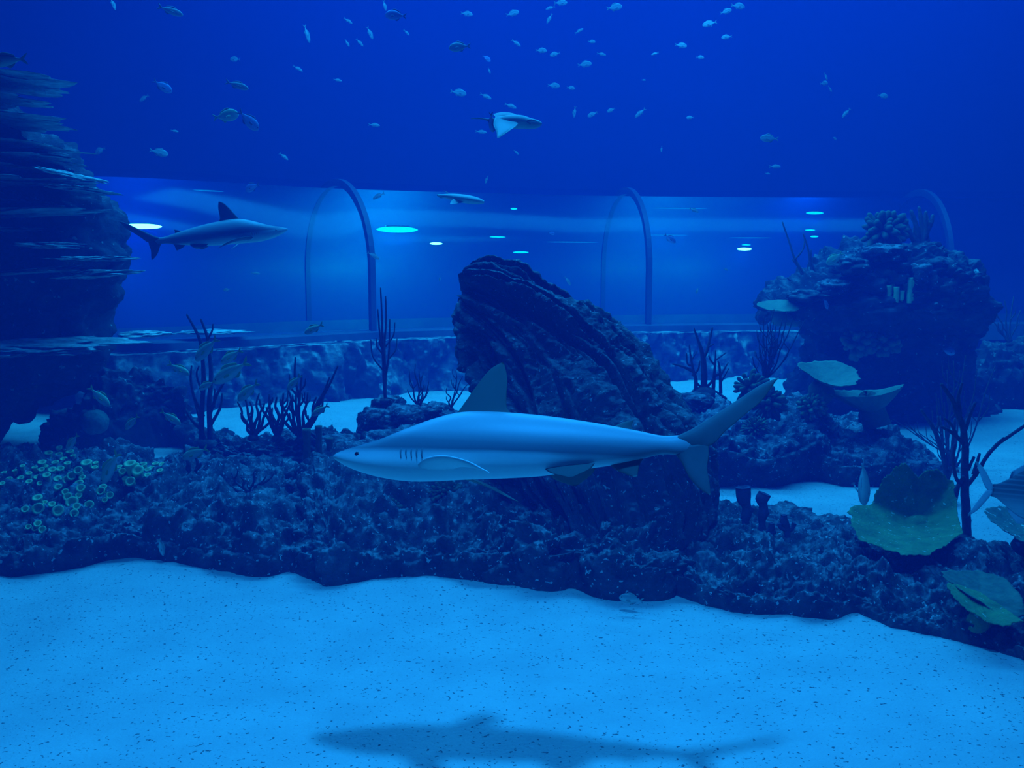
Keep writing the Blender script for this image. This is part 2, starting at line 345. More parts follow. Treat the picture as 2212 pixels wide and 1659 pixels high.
def loft(name, Lp, Rp, D, th, nu, nv, amp, sc_, seed, mt, e=0.85, kind='reef', groove=None, parent=None, capl=(0.06, 0.06), register=True, back=(0, 1, 0)):
    """silhouette edges Lp, Rp in pixels, D and th lists along the length"""
    A = resample(Lp, nu); B = resample(Rp, nu); u = np.linspace(0, 1, nu)
    Ds = np.interp(u, np.linspace(0, 1, len(D)), D); T = np.interp(u, np.linspace(0, 1, len(th)), th)
    cap = np.ones(nu)
    if capl[0]: cap = np.minimum(cap, np.sqrt(np.clip(1 - (1 - np.clip(u / capl[0], 0, 1)) ** 2, 0, 1)))
    if capl[1]: cap = np.minimum(cap, np.sqrt(np.clip(1 - (1 - np.clip((1 - u) / capl[1], 0, 1)) ** 2, 0, 1)))
    ph = np.linspace(0, 2 * PI, nv, endpoint=False); V = np.zeros((nu, nv, 3)); bk = np.array(back, float)
    co = np.sign(np.cos(ph)) * np.abs(np.cos(ph)) ** e; si = np.sign(np.sin(ph)) * np.abs(np.sin(ph)) ** e
    for i in range(nu):
        a, b = P(*A[i], Ds[i]), P(*B[i], Ds[i]); c = (a + b) / 2; h = (b - a) / 2 * cap[i]
        V[i] = c + co[:, None] * h + si[:, None] * bk * T[i] * cap[i]
    n = normals(V, cv=True); ctr = V.mean(1, keepdims=True)
    if ((V - ctr) * n).sum() < 0: n = -n
    d = rough_disp(V.reshape(-1, 3), amp, sc_, seed, kind).reshape(nu, nv)
    if groove:
        gq = np.stack([np.repeat(co[None] * groove[0], nu, 0), np.repeat(si[None] * groove[0] * 0.7, nu, 0), np.repeat(u[:, None] * groove[1], nv, 1)], -1).reshape(-1, 3)
        gq[:, :2] += 0.35 * np.stack([pn(gq * 0.4, 50), pn(gq * 0.4, 51)], -1)
        r = ridged(gq, 3, 40).reshape(nu, nv); r2 = np.abs(pn(gq * 1.3, 44)).reshape(nu, nv)
        d = d - groove[2] * np.clip(r - 0.45, 0, 1) * 2.2 + groove[2] * 0.5 * np.sqrt(np.clip(r2, 0, 1))
    V = (V + n * (d * np.clip(cap, 0.15, 1)[:, None])[..., None]).reshape(-1, 3); Fc = gf(nu, nv, cv=True)
    if register: reg(V, Fc)
    return obj(name, V, Fc, M[mt], parent=parent)
def blob(name, px, py, rx, ry, D, dy=None, amp=0.12, seed=0, mt='rock', n=34, parent=None, flat=1.0, register=False, tilt=0.0):
    c = P(px, py, D); k = D / F; a = rx * k; b = ry * k; dy = a if dy is None else dy
    u = np.linspace(0.001, PI - 0.001, n); v = np.linspace(0, 2 * PI, int(n * 1.5), endpoint=False); U, Vv = np.meshgrid(u, v, indexing='ij')
    S = np.stack([np.sin(U) * np.cos(Vv), np.sin(U) * np.sin(Vv), np.cos(U)], -1).reshape(-1, 3)
    S = np.sign(S) * np.abs(S) ** 0.86
    d = 1 + amp * (1.4 * fbm(S * 1.3 + seed * 3.1, 3, seed) + 0.9 * (0.5 - cells(S * 2.2 + seed, seed)) + 0.5 * ridged(S * 3 + seed, 3, seed) - 0.3)
    V = S * d[:, None] * np.array([a, dy, b])
    if tilt: ct, st = math.cos(tilt), math.sin(tilt); V = np.stack([V[:, 0] * ct - V[:, 2] * st, V[:, 1], V[:, 0] * st + V[:, 2] * ct], -1)
    V = V + c; Fc = gf(n, len(v), cv=True)
    if register: reg(V, Fc)
    return obj(name, V, Fc, M[mt], parent=parent)
def hit(px, py, default_D=6.0):
    d = vec(ray(px, py)).normalized(); best = None
    for b in HIT:
        h = b.ray_cast(Vector((0, 0, EYE)), d)
        if h[0] is not None and (best is None or h[3] < best[2]): best = (np.array(h[0]), np.array(h[1]), h[3])
    if best is None: return P(px, py, default_D), np.array([0, -0.5, 0.8])
    nn = best[1]
    if np.dot(nn, np.array(d)) > 0: nn = -nn
    return best[0], nn

# far background first
# tunnel path
PATH = 1.25 * resample([(-8.4, 8.9), (-6.0, 9.0), (-3.7, 9.5), (-1.95, 10.9), (0.1, 11.75), (1.5, 12.15), (4.0, 12.4), (8.2, 12.45)], 120)
TAN = np.gradient(PATH, axis=0); TAN /= np.linalg.norm(TAN, axis=1)[:, None]
NRM = np.stack([TAN[:, 1], -TAN[:, 0]], -1)   # towards the camera
def path_at_x(px, D=None):
    i = int(np.argmin(np.abs(PATH[:, 0] / PATH[:, 1] - (px - W_ / 2) / F))); return i
R_ = 1.25
def arch(i, r=R_, z0=0.75, zs=1.54, zt=2.72, n=22, a0=0.0, a1=PI):
    pts = [(r, z0)] if a0 == 0 else []
    for a in np.linspace(a0, a1, n): pts.append((r * math.cos(a), zs + (zt - zs) * math.sin(a)))
    if a1 == PI: pts.append((-r, z0))
    return np.array([[PATH[i, 0] + NRM[i, 0] * o_, PATH[i, 1] + NRM[i, 1] * o_, z] for o_, z in pts])
tun = thing('viewing_tunnel', 'long acrylic viewing tunnel crossing the tank behind the reef, lit inside by blue lamps', 'tunnel', (PATH[60][0], PATH[60][1], 0.5))
ribs = [path_at_x(742), path_at_x(1345), path_at_x(1950)]
ed = [0] + ribs + [119]
for a, b in zip(ed[:-1], ed[1:]):
    idx = range(a, b + 1)
    if b - a < 2: continue
    V = np.array([arch(i) for i in idx]); obj('acrylic_panel', V.reshape(-1, 3), gf(V.shape[0], V.shape[1]), M['acrylic'], tun)
for i in ribs:
    T3 = np.array([TAN[i, 0], TAN[i, 1], 0]); o1 = arch(i, 1.28, 0.73, 1.55, 2.76, 28); i1 = arch(i, 1.19, 0.73, 1.54, 2.66, 28); h = 0.035
    V = np.stack([o1 - T3 * h, o1 + T3 * h, i1 + T3 * h, i1 - T3 * h], 1); n_ = V.shape[0]
    obj('rib', V.reshape(-1, 3), gf(n_, 4, cv=True), M['rib'], tun, smooth=False)
def sweep(prof, name, mt, parent=None, smooth=False, i0=0, i1=120, closed=True):
    V = np.array([[[PATH[i, 0] + NRM[i, 0] * o_, PATH[i, 1] + NRM[i, 1] * o_, z] for o_, z in prof] for i in range(i0, i1)])
    return obj(name, V.reshape(-1, 3), gf(V.shape[0], len(prof), cv=closed), M[mt], parent, smooth=smooth)
Vr = np.array([arch(i, 1.21, 0.73, 1.53, 2.66, 14, PI * 0.55, PI) for i in range(0, 120)]); obj('added_glow_catcher', Vr.reshape(-1, 3), gf(Vr.shape[0], Vr.shape[1]), M['glow_catcher'], tun)  # satin sheet added behind the lamps to catch their glow
sweep([(1.40, 0.5), (1.40, 0.73), (1.15, 0.75), (1.1, 0.5)], 'front_plinth', 'base', tun)
sweep([(-1.1, 0.5), (-1.15, 0.75), (-1.4, 0.73), (-1.4, 0.5)], 'rear_plinth', 'base', tun)
sweep([(1.1, 0.54), (1.1, 0.6), (-1.1, 0.6), (-1.1, 0.54)], 'walkway', 'walk', tun)
# lamps inside
def lamp(px, py, w, h, off, mt, label, power=0, col=(0.0, 0.5, 1.0)):
    i = path_at_x(px); best = None
    # depth where the view ray crosses the offset line
    for j in range(120):
        q = PATH[j] + NRM[j] * off; e = abs(q[0] / q[1] - (px - W_ / 2) / F)
        if best is None or e < best[0]: best = (e, j, q)
    j, q = best[1], best[2]; c = P(px, py, q[1]); k = q[1] / F; T3 = np.array([TAN[j, 0], TAN[j, 1], 0])
    cosx = max(0.35, abs(TAN[j, 0])); L_ = w * k / 2 / cosx; hh = h * k / 2
    t = thing('tunnel_lamp', label, 'lamp', c + np.array([0, 0, hh]), 'blue lamps glowing inside the viewing tunnel')
    n1 = 14; pts = [c + T3 * L_ * s for s in np.linspace(-1, 1, n1)]; rad = [hh * max(0.12, math.sqrt(1 - s * s)) for s in np.linspace(-1, 1, n1)]
    V, Fc = tube(pts, rad, 8, n1); obj('lens', V, Fc, M[mt], t)
    N3 = np.array([NRM[j, 0], NRM[j, 1], 0]) * hh * 0.7
    V = np.array([c + T3 * L_ * 0.55 * a + N3 * b * 1.2 + np.array([0, 0, hh * (0.98 + 0.3 * cc)]) for a in (-1, 1) for b in (-1, 1) for cc in (0, 1)])
    obj('housing', V, box(0, 1, 0, 1, 0, 1)[1], M['housing'], t, smooth=False)
    if power:
        l = bpy.data.lights.new('lamp_glow', 'AREA'); l.shape = 'RECTANGLE'; l.size = max(0.2, L_ * 2); l.size_y = 0.3; l.energy = power; l.color = col
        lo = bpy.data.objects.new('lamp_glow', l); C.objects.link(lo); lo.location = vec(c + np.array([T3[1], -T3[0], 0]) * 0 - np.array([0, 0, hh + 0.03])); lo.rotation_euler = (Vector((-T3[1] * 0, 0, 0)) + vec([-NRM[j, 0], -NRM[j, 1], 0.15])).to_track_quat('-Z', 'Y').to_euler()
for a in [(307, 489, 72, 11, 0.3, 'lampw', 'widest white blue lamp in the tunnel behind the tail of the far shark', 60, (0.0, 0.12, 1.0)),
          (858, 496, 84, 13, 0.2, 'lampy', 'wide cyan lamp beside the dark curved tunnel rib', 105, (0.0, 0.5, 0.9)),
          (942, 526, 26, 5, 0.5, 'lampw', 'small bright lamp below and beside the wide cyan lamp'),
          (1110, 451, 14, 4, 0.0, 'lampc', 'tiny lamp under the tunnel top beyond the pale elongated ray'),
          (1075, 512, 34, 3, 0.4, 'lampc', 'thin glowing strip halfway up the tunnel above the leaning rock'),
          (1125, 545, 34, 4, 0.5, 'lampc', 'thin strip low in the tunnel just above the leaning rock'),
          (1236, 523, 112, 2.4, 0.3, 'lampd', 'long dim strip left of the straight tunnel rib'),
          (1468, 450, 120, 2.6, 0.0, 'lampd', 'long thin strip under the tunnel top past the straight rib'),
          (1442, 508, 90, 2.4, 0.2, 'lampd', 'thin strip beside the straight rib at mid height', 45, (0.0, 0.5, 0.9)),
          (1760, 460, 38, 6, 0.1, 'lampc', 'oval lamp highest in the tunnel above the dead bush', 30, (0.0, 0.15, 1.0)),
          (1750, 497, 22, 3, 0.3, 'lampc', 'small lamp just under the highest oval lamp'),
          (1759, 511, 18, 4, 0.35, 'lampc', 'lowest of the three lamps above the rock pinnacle'),
          (1608, 538, 32, 6, 0.4, 'lampw', 'bright star-like lamp low in the tunnel between rib and pinnacle', 28, (0.0, 0.4, 1.0)),
          (1612, 529, 20, 2.5, 0.2, 'lampc', 'thin strip just above the star-like lamp'),
          (388, 522, 42, 3.5, 0.6, 'lampc', 'thin lamp strip under the far shark'),
          (450, 412, 52, 2.6, 0.0, 'lampd', 'dim strip over the far shark near the tunnel top'),
          (1620, 514, 90, 2.2, 0.0, 'lampd', 'dim strip above the star-like lamp to its side')]:
    lamp(*a)
# rock wall under the tunnel
nu, nv = 520, 90
i0, i1 = path_at_x(180), path_at_x(1800); S = resample(PATH[i0:i1], nu); SN = resample(NRM[i0:i1], nu)
tv = np.linspace(0, 1, nv); o_ = 1.92 - 0.22 * tv - 0.3 * np.clip((tv - 0.82) / 0.18, 0, 1) ** 2; z_ = np.minimum(tv * 0.9, 0.70 + 0 * tv) - 0.05
V = np.stack([S[:, 0][:, None] + SN[:, 0][:, None] * o_, S[:, 1][:, None] + SN[:, 1][:, None] * o_, np.repeat(z_[None], nu, 0)], -1)
q = V.reshape(-1, 3); n = np.repeat(SN[:, None], nv, 1).reshape(-1, 2)
st = q * np.array([2.4, 2.4, 0.9]); d = 0.20 * fbm(st, 4, 70) + 0.16 * (ridged(q * np.array([3.5, 3.5, 1.5]), 4, 80) - 0.6) + 0.10 * (0.5 - cells(q * 4, 3))
q = q + np.concatenate([n * d[:, None], 0.25 * d[:, None] * np.clip(q[:, 2:3] - 0.4, 0, 1)], 1)
reg(q, gf(nu, nv)); o = obj('rock_wall', q, gf(nu, nv), M['wallrock']); tag(o, 'low craggy rock wall carrying the viewing tunnel behind the reef', 'rock wall')
for x, y, rx, ry, lb in [(310, 722, 52, 6, 'pale flat stone slab on the rock wall nearest the stacked ledge tower'), (462, 717, 62, 4, 'long thin pale slab on the rock wall behind the dark sea whips'), (700, 740, 40, 7, 'flat slab on the rock wall above the striped snapper')]:
    j = path_at_x(x); D = PATH[j, 1] + NRM[j, 1] * 1.7; o = blob('stone_slab', x, y, rx, ry, D, 0.25, 0.35, x, 'ledge', 22); tag(o, lb, 'rock')

# ------------------------------------------------------------------ stacked tower on the left
tw = thing('rock_tower', 'tall dark rock tower with pale stacked ledges at the edge of the tank', 'rock', P(-60, 960, 8.1) * (1, 1, 0))
TL = [(-420, 1030), (-450, 860), (-450, 700), (-450, 400), (-450, 150), (-450, -150)]
TR = [(-190, 935), (-40, 905), (90, 860), (205, 790), (240, 690), (240, 560), (215, 430), (120, 335), (20, 240), (-80, 60), (-120, -120)]
loft('tower_body', TL, TR, [8.1], [0.8, 0.9, 0.8], 220, 150, 0.16, 0.55, 11, 'dark_rock', kind='reef', parent=tw)
for k, (x0, x1, y0, y1, t_) in enumerate([(-140, 138, 308, 319, 4), (-140, 118, 338, 343, 3), (-140, 150, 404, 392, 6), (-140, 152, 476, 455, 9), (-140, 84, 500, 495, 5), (-140, 143, 607, 581, 4), (158, 256, 597, 588, 8), (172, 252, 562, 557, 4), (92, 152, 530, 530, 7),
                                      (150, 176, 376, 384, 5), (148, 212, 411, 412, 3), (-140, 60, 210, 214, 4), (-140, 120, 250, 262, 5), (-140, 96, 368, 366, 3), (-140, 40, 440, 436, 3), (-140, 90, 168, 176, 3)]):
    cx, cy = (x0 + x1) / 2, (y0 + y1) / 2
    blob('ledge', cx, cy, (x1 - x0) / 2, t_ / 2 + 2.5, 7.45, 0.5, 0.45, 30 + k, 'ledge', 30, parent=tw, tilt=math.atan2(y0 - y1, x1 - x0))
blob('ledge', 40, 748, 182, 14, 7.3, 0.5, 0.4, 77, 'ledge', 44, parent=tw, tilt=-0.02)

# ------------------------------------------------------------------ middle distance
o = ridge('reef_rock', [(62, 1003, 985, 8.5), (90, 998, 930, 8.4), (140, 990, 860, 8.4), (200, 985, 825, 8.4), (260, 980, 790, 8.4), (330, 970, 785, 8.5), (390, 965, 830, 8.4), (440, 960, 900, 8.3), (480, 958, 925, 8.2), (500, 950, 935, 8.2)], 260, 120, 0.16, 0.42, 21, 'dark_rock')
tag(o, 'dark craggy rock mass at the foot of the ledge tower', 'rock')
o = ridge('reef_rock', [(440, 1010, 930, 7.3), (500, 1010, 925, 7.3), (560, 1010, 925, 7.3), (620, 1010, 915, 7.3), (700, 1010, 912, 7.3), (740, 1015, 925, 7.2), (775, 1020, 950, 7.1), (810, 1030, 985, 7.0)], 220, 110, 0.10, 0.3, 22, 'rock', drop=6)
tag(o, 'low rock bed carrying the dark branching corals left of the boulder mound', 'rock')
grp = 'rounded boulders in the mound behind the shark'
for k, (x, y, rx, ry, D, lb) in enumerate([(838, 868, 34, 16, 7.7, 'small rounded boulder capping the mound, under the tall sea whip'), (812, 912, 40, 34, 7.5, 'boulder at the sand side of the mound behind the shark'), (872, 905, 48, 32, 7.4, 'large middle boulder of the mound behind the shark'),
        (938, 888, 42, 22, 7.6, 'rounded boulder beside the shark fin'), (975, 905, 34, 24, 7.5, 'boulder partly hidden by the front edge of the shark fin'), (900, 945, 60, 30, 7.1, 'wide boulder low in the mound, cut by the shark back'), (835, 955, 56, 30, 7.0, 'low boulder at the front of the mound above the shark head'), (780, 975, 46, 28, 6.8, 'small dark boulder just above the shark snout'), (735, 960, 42, 22, 6.9, 'speckled flat boulder beside the upright tube sponges')]):
    b = P(x, y, D); o = loft('boulder', [(x - rx * 1.05, y + ry + b[2] * F / D * 0.0 + 30), (x - rx, y), (x - rx * 0.55, y - ry * 0.9)], [(x + rx * 1.05, y + ry + 30), (x + rx, y), (x + rx * 0.55, y - ry * 0.9)], [D], [rx * D / F * 1.1, rx * D / F, rx * D / F * 0.6], 60, 70, 0.035, 0.14, 90 + k, 'rock', capl=(0.02, 0.3))
    tag(o, lb, 'boulder')
    # support rock down to the sand
o = ridge('reef_rock', [(770, 1030, 990, 7.0), (800, 1030, 945, 7.3), (860, 1030, 930, 7.4), (940, 1030, 915, 7.5), (1020, 1030, 905, 7.5), (1080, 1040, 930, 7.4)], 150, 70, 0.08, 0.3, 23, 'rock')
tag(o, 'rocky bed under the boulder mound behind the shark', 'rock')
o = ridge('reef_rock', [(1440, 1052, 905, 7.8), (1490, 1050, 858, 8.0), (1570, 1048, 850, 8.0), (1610, 1048, 872, 8.0), (1660, 1052, 880, 8.0), (1705, 1045, 862, 8.0), (1735, 1038, 852, 8.0), (1772, 1036, 868, 8.0), (1800, 1042, 905, 8.0), (1835, 1048, 915, 8.0), (1925, 1052, 908, 8.0), (1960, 1056, 935, 7.9), (2010, 1056, 970, 7.8), (2060, 1056, 1000, 7.6), (2100, 1056, 1040, 7.4)], 400, 130, 0.075, 0.3, 24, 'rock', drop=4)
tag(o, 'long dark rock mound behind the shark tail carrying the two plate corals', 'rock')
o = blob('boulder', 1506, 864, 36, 17, 7.75, 0.18, 0.12, 5, 'rock', 40); tag(o, 'smooth oval stone at the foot of the stumpy branching coral', 'boulder')
# pinnacle
pn_ = thing('rock_pinnacle', 'tall hazy rock pinnacle with an overhanging ledge in front of the tunnel end', 'rock', P(1920, 885, 10.6) * (1, 1, 0))
loft('pinnacle_foot', [(1700, 905), (1712, 840), (1745, 760), (1730, 690), (1720, 650)], [(2150, 905), (2110, 840), (2095, 760), (2110, 700), (2100, 650)], [10.5], [0.7, 0.6, 0.5, 0.7], 170, 130, 0.13, 0.5, 31, 'dark_rock', parent=pn_, capl=(0.0, 0.1))
loft('pinnacle_crown', [(1660, 700), (1640, 668), (1672, 632), (1750, 600), (1795, 565), (1850, 540), (1900, 530)], [(2080, 712), (2115, 680), (2112, 640), (2085, 600), (2050, 565), (2010, 540), (1960, 530)], [10.2], [0.5, 1.0, 1.0, 0.8, 0.6, 0.35], 200, 170, 0.13, 0.4, 32, 'dark_rock', parent=pn_, capl=(0.08, 0.12))
for k, (x, y, rx, ry) in enumerate([(1912, 548, 42, 20), (1835, 575, 34, 20), (1925, 590, 30, 26), (1980, 600, 40, 30), (1870, 615, 40, 24), (2020, 575, 30, 22), (1800, 620, 36, 18), (2050, 630, 34, 22), (1740, 640, 42, 14), (1960, 640, 46, 20), (1870, 655, 60, 12), (2085, 600, 26, 14)]):
    blob('stone', x, y, rx, ry, 9.45 + 0.02 * k, 0.3, 0.22, 200 + k, 'dark_rock' if k % 3 else 'rock', 26, parent=pn_)
o = ridge('reef_rock', [(2090, 890, 800, 11.3), (2130, 888, 740, 11.4), (2180, 884, 715, 11.4), (2250, 882, 700, 11.4), (2350, 880, 700, 11.4), (2420, 880, 740, 11.4)], 130, 80, 0.15, 0.5, 25, 'dark_rock'); tag(o, 'far hazy reef bank beyond the pinnacle at the edge of the tank', 'rock')

# ------------------------------------------------------------------ front reef
o = ridge('reef_rock', [(-260, 1255, 1015, 6.2), (-150, 1255, 1012, 6.2), (0, 1250, 1014, 6.2), (80, 1244, 1005, 6.2), (160, 1232, 998, 6.2), (250, 1213, 995, 6.2), (340, 1222, 990, 6.2), (410, 1234, 1008, 6.1), (480, 1242, 1015, 6.1), (560, 1252, 1005, 6.1), (620, 1243, 1000, 6.1), (670, 1245, 1000, 6.0), (700, 1252, 1005, 6.0)], 520, 190, 0.16, 0.46, 41, 'rock')
tag(o, 'front reef rock under the yellow tube polyps, nearest the ledge tower', 'rock')
o = ridge('reef_rock', [(625, 1240, 1030, 5.9), (680, 1262, 1000, 6.0), (720, 1274, 995, 6.0), (790, 1262, 1005, 6.0), (900, 1258, 1010, 5.9), (1000, 1263, 1005, 5.9), (1060, 1268, 1005, 5.8), (1110, 1262, 1020, 5.7)], 330, 180, 0.15, 0.42, 42, 'rock')
tag(o, 'front reef rock directly below the shark head', 'rock')
o = ridge('reef_rock', [(1030, 1262, 1060, 5.6), (1080, 1270, 1030, 5.6), (1180, 1285, 1010, 5.5), (1240, 1272, 1010, 5.5), (1300, 1291, 1015, 5.4), (1380, 1293, 1040, 5.4), (1440, 1288, 1080, 5.3), (1480, 1262, 1130, 5.3)], 330, 190, 0.16, 0.38, 43, 'rock')
tag(o, 'bulging front reef rock at the foot of the leaning rock', 'rock')
o = ridge('reef_rock', [(1440, 1258, 1150, 5.4), (1500, 1288, 1130, 5.4), (1600, 1318, 1142, 5.3), (1700, 1326, 1152, 5.2), (1800, 1336, 1150, 5.2), (1855, 1328, 1158, 5.1), (1930, 1360, 1184, 4.95), (2040, 1388, 1198, 4.75), (2130, 1412, 1214, 4.6), (2212, 1440, 1238, 4.5), (2330, 1480, 1258, 4.4), (2420, 1500, 1280, 4.35)], 560, 200, 0.12, 0.34, 44, 'rock', drop=4)
tag(o, 'front reef rock bank under the big green cup coral and tube sponges', 'rock')
o = blob('boulder', 2190, 1398, 34, 28, 4.0, 0.1, 0.3, 8, 'rock', 44); tag(o, 'small speckled stone on the sand below the dark leaf corals', 'boulder')
# leaning rock
LL = [(1180, 1190), (1110, 1060), (1062, 960), (1042, 885), (1030, 840), (1016, 800), (1008, 770), (1000, 740), (995, 712), (994, 680)]
RR = [(1530, 1130), (1536, 1040), (1500, 920), (1442, 846), (1395, 775), (1335, 712), (1255, 655), (1160, 605), (1062, 577), (1008, 590)]
o = loft('leaning_rock', LL, RR, [5.35, 5.6, 5.9, 6.1, 6.2], [0.42, 0.4, 0.36, 0.3, 0.16], 480, 460, 0.036, 0.24, 51, 'lean', e=0.8, groove=(3.2, 1.5, 0.17), capl=(0.02, 0.07))
tag(o, 'huge dark leaning rock with long diagonal grooves rising behind the shark', 'rock')
o = blob('boulder', 1005, 760, 20, 26, 6.1, 0.12, 0.25, 9, 'rock', 30); tag(o, 'small dark knob of rock at the side of the leaning rock above the shark fin', 'boulder')

# ------------------------------------------------------------------ corals
def strokes(t, lst, D, mt, name='branch', seed=0, lump=0.12):
    rr = random.Random(seed)
    for pts, w0, w1 in lst:
        off = rr.uniform(-0.05, 0.05); n = len(pts)
        W3 = [P(x, y, D + off * i / max(1, n - 1)) for i, (x, y) in enumerate(pts)]; k = D / F / 2
        V, Fc = tube(W3, [w0 * k, w1 * k], 9, max(6, 4 * n), lump=lump, seed=seed); obj(name, V, Fc, M[mt], t)
def holdfast(t, px, py, r, D, seed):
    return blob('holdfast', px, py, r, r * 0.6, D, None, 0.15, seed, 'hold', 16, parent=t)
def coral(name, label, cat, px, py, D, group=None): return thing(name, label, cat, P(px, py, D), group)
t = coral('branching_coral', 'dark stumpy tree-like coral standing on the mound right of the leaning rock', 'coral', 1520, 848, 7.85); holdfast(t, 1520, 850, 24, 7.85, 1)
strokes(t, [([(1521, 850), (1521, 800), (1519, 775), (1515, 755), (1508, 735), (1500, 712)], 16, 4), ([(1519, 775), (1528, 755), (1534, 730), (1539, 708)], 9, 4), ([(1532, 748), (1542, 743)], 4, 3),
            ([(1503, 850), (1503, 820), (1497, 798), (1492, 770), (1489, 745)], 10, 3), ([(1499, 803), (1475, 792), (1453, 786)], 8, 4), ([(1495, 790), (1485, 785), (1483, 763)], 5, 3), ([(1496, 812), (1508, 798), (1512, 780)], 6, 3), ([(1494, 777), (1506, 758)], 4, 2),
            ([(1540, 850), (1543, 810), (1545, 785), (1546, 757)], 9, 3), ([(1545, 790), (1535, 778), (1531, 768)], 5, 3), ([(1546, 778), (1568, 762)], 4, 2.5), ([(1557, 850), (1556, 815), (1554, 790), (1551, 780)], 8, 3), ([(1556, 812), (1573, 783)], 5, 3),
            ([(1558, 825), (1575, 795)], 4, 2), ([(1541, 814), (1557, 806)], 6, 5), ([(1505, 828), (1519, 840)], 5, 6), ([(1524, 840), (1541, 820)], 7, 5), ([(1538, 842), (1530, 836)], 6, 4), ([(1570, 862), (1541, 842)], 6, 4), ([(1508, 738), (1503, 722), (1499, 708)], 4, 2)], 7.85, 'gorg', seed=1)
def bush(name, label, px, py, tips, D, w=5, mt='gorg', seed=0, twigs=2, cat='coral', sway=0.15, jig=8):
    t = coral(name, label, cat, px, py, D); holdfast(t, px, py + 4, max(6, w * 1.5), D, seed); rr = random.Random(seed); L_ = []
    for (tx, ty) in tips:
        dx, dy = tx - px, ty - py; pts = []
        for s in (0, 0.25, 0.5, 0.75, 1):
            pts.append((px + dx * (s ** 0.8 if abs(dx) > 25 else s) + rr.uniform(-jig, jig) * (s * (1 - s) * 3), py + dy * s))
        L_.append((pts, w, max(1.6, w * 0.45)))
        for _ in range(twigs):
            s = rr.uniform(0.35, 0.85); i = int(s * 4); bx, by = pts[i]; sg = rr.choice((-1, 1)); ln = math.hypot(dx, dy) * rr.uniform(0.15, 0.3)
            L_.append(([(bx, by), (bx + sg * ln * 0.35, by - ln * 0.45), (bx + sg * ln * 0.42, by - ln)], w * 0.6, max(1.4, w * 0.32)))
    strokes(t, L_, D, mt, seed=seed); return t
bush('sea_fan', 'thin twiggy dark sea fan with many upright twigs, right behind the shark tail tip', 1652, 822, [(1642, 712), (1650, 684), (1662, 698), (1672, 668), (1676, 700), (1690, 690), (1700, 672), (1712, 690), (1740, 690), (1640, 745), (1632, 760), (1684, 720), (1665, 740), (1625, 770)], 7.9, 4, seed=2, twigs=3)
bush('sea_whip', 'tall upright sea whip rising from the boulder mound in front of the tunnel rib', 832, 862, [(822, 622), (833, 640), (816, 668), (842, 690), (828, 720)], 7.6, 7, seed=3, twigs=1, jig=5)
bush('branching_coral', 'small fan-shaped dark coral on the boulder mound between sea whip and shark fin', 904, 880, [(884, 800), (897, 786), (912, 815), (926, 825), (880, 842), (921, 848), (905, 800)], 7.5, 4, seed=4)
bush('branching_coral', 'small dark bush coral half hidden beside the leaning rock and the shark fin', 975, 880, [(985, 800), (1000, 812), (965, 838), (1010, 830)], 7.4, 4, seed=5)
t = coral('sea_whip', 'tallest pair of dark sea whips behind the school of striped snappers', 'coral', 445, 968, 7.3); holdfast(t, 445, 960, 22, 7.3, 6)
strokes(t, [([(435, 960), (436, 890), (440, 820), (436, 760), (428, 725), (404, 680)], 13, 5), ([(455, 960), (452, 880), (456, 810), (452, 760), (447, 725), (434, 690)], 13, 5), ([(440, 900), (420, 860), (412, 820), (414, 790)], 8, 4), ([(455, 890), (470, 850), (488, 820), (496, 800)], 8, 3), ([(437, 850), (425, 810), (430, 790)], 6, 3), ([(454, 920), (476, 880), (480, 850)], 8, 4),
            ([(448, 735), (458, 715), (460, 700)], 5, 3), ([(436, 930), (412, 905), (402, 885)], 8, 4), ([(462, 880), (464, 840)], 6, 4), ([(445, 960), (430, 900), (421, 870)], 8, 4)], 7.3, 'gorg', seed=6)
bush('branching_coral', 'spreading dark antler coral with many upright prongs behind the low rock bed', 650, 946, [(638, 772), (621, 838), (640, 845), (652, 810), (665, 848), (683, 858), (701, 848), (712, 815), (730, 790), (597, 880), (606, 862), (690, 880)], 7.2, 9, seed=7, twigs=2)
bush('branching_coral', 'shorter dark antler coral in front of the pale sand beside the sea whips', 548, 942, [(513, 868), (528, 855), (540, 868), (560, 850), (572, 872), (586, 862), (520, 893), (590, 900)], 7.1, 8, seed=8, twigs=1)
bush('branching_coral', 'dark antler coral between the two larger ones with a bar-like top', 600, 944, [(560, 862), (582, 852), (598, 858), (612, 850), (630, 862), (575, 880)], 7.2, 9, seed=12, twigs=1)
bush('branching_coral', 'row of short dark stubby prongs on the front reef under the sea whips', 540, 1070, [(428, 1040), (448, 1050), (470, 1032), (500, 1022), (520, 1030), (548, 1020), (575, 1028), (592, 1022), (488, 1045)], 5.9, 7, seed=9, twigs=1)
bush('branching_coral', 'forked dark coral stems standing by the pale sand gap left of the shark', 415, 1035, [(398, 962), (402, 990), (428, 965), (434, 1000)], 6.1, 10, seed=10, twigs=0)
bush('sea_fan', 'fine hazy sea fan behind the big dark gorgonian near the right tank edge', 2050, 1035, [(2032, 830), (2046, 800), (2060, 780), (2086, 768), (2080, 830), (2022, 850), (2030, 900), (2040, 870), (2110, 800), (2066, 860), (2150, 790)], 7.5, 5, mt='gorg2', seed=11, twigs=2)
bush('sea_fan', 'small sea fan twig lying along the mound slope under the lower plate coral', 2060, 985, [(1928, 905), (1955, 915), (1985, 935), (2010, 940), (2020, 950)], 7.3, 3, mt='gorg2', seed=13, twigs=2)
bush('sea_whip', 'faint hazy sea whips swaying at the side of the rock pinnacle', 1768, 640, [(1735, 505), (1712, 560), (1752, 540), (1690, 480), (1700, 600)], 10.2, 7, mt='gorg2', seed=14, twigs=1)
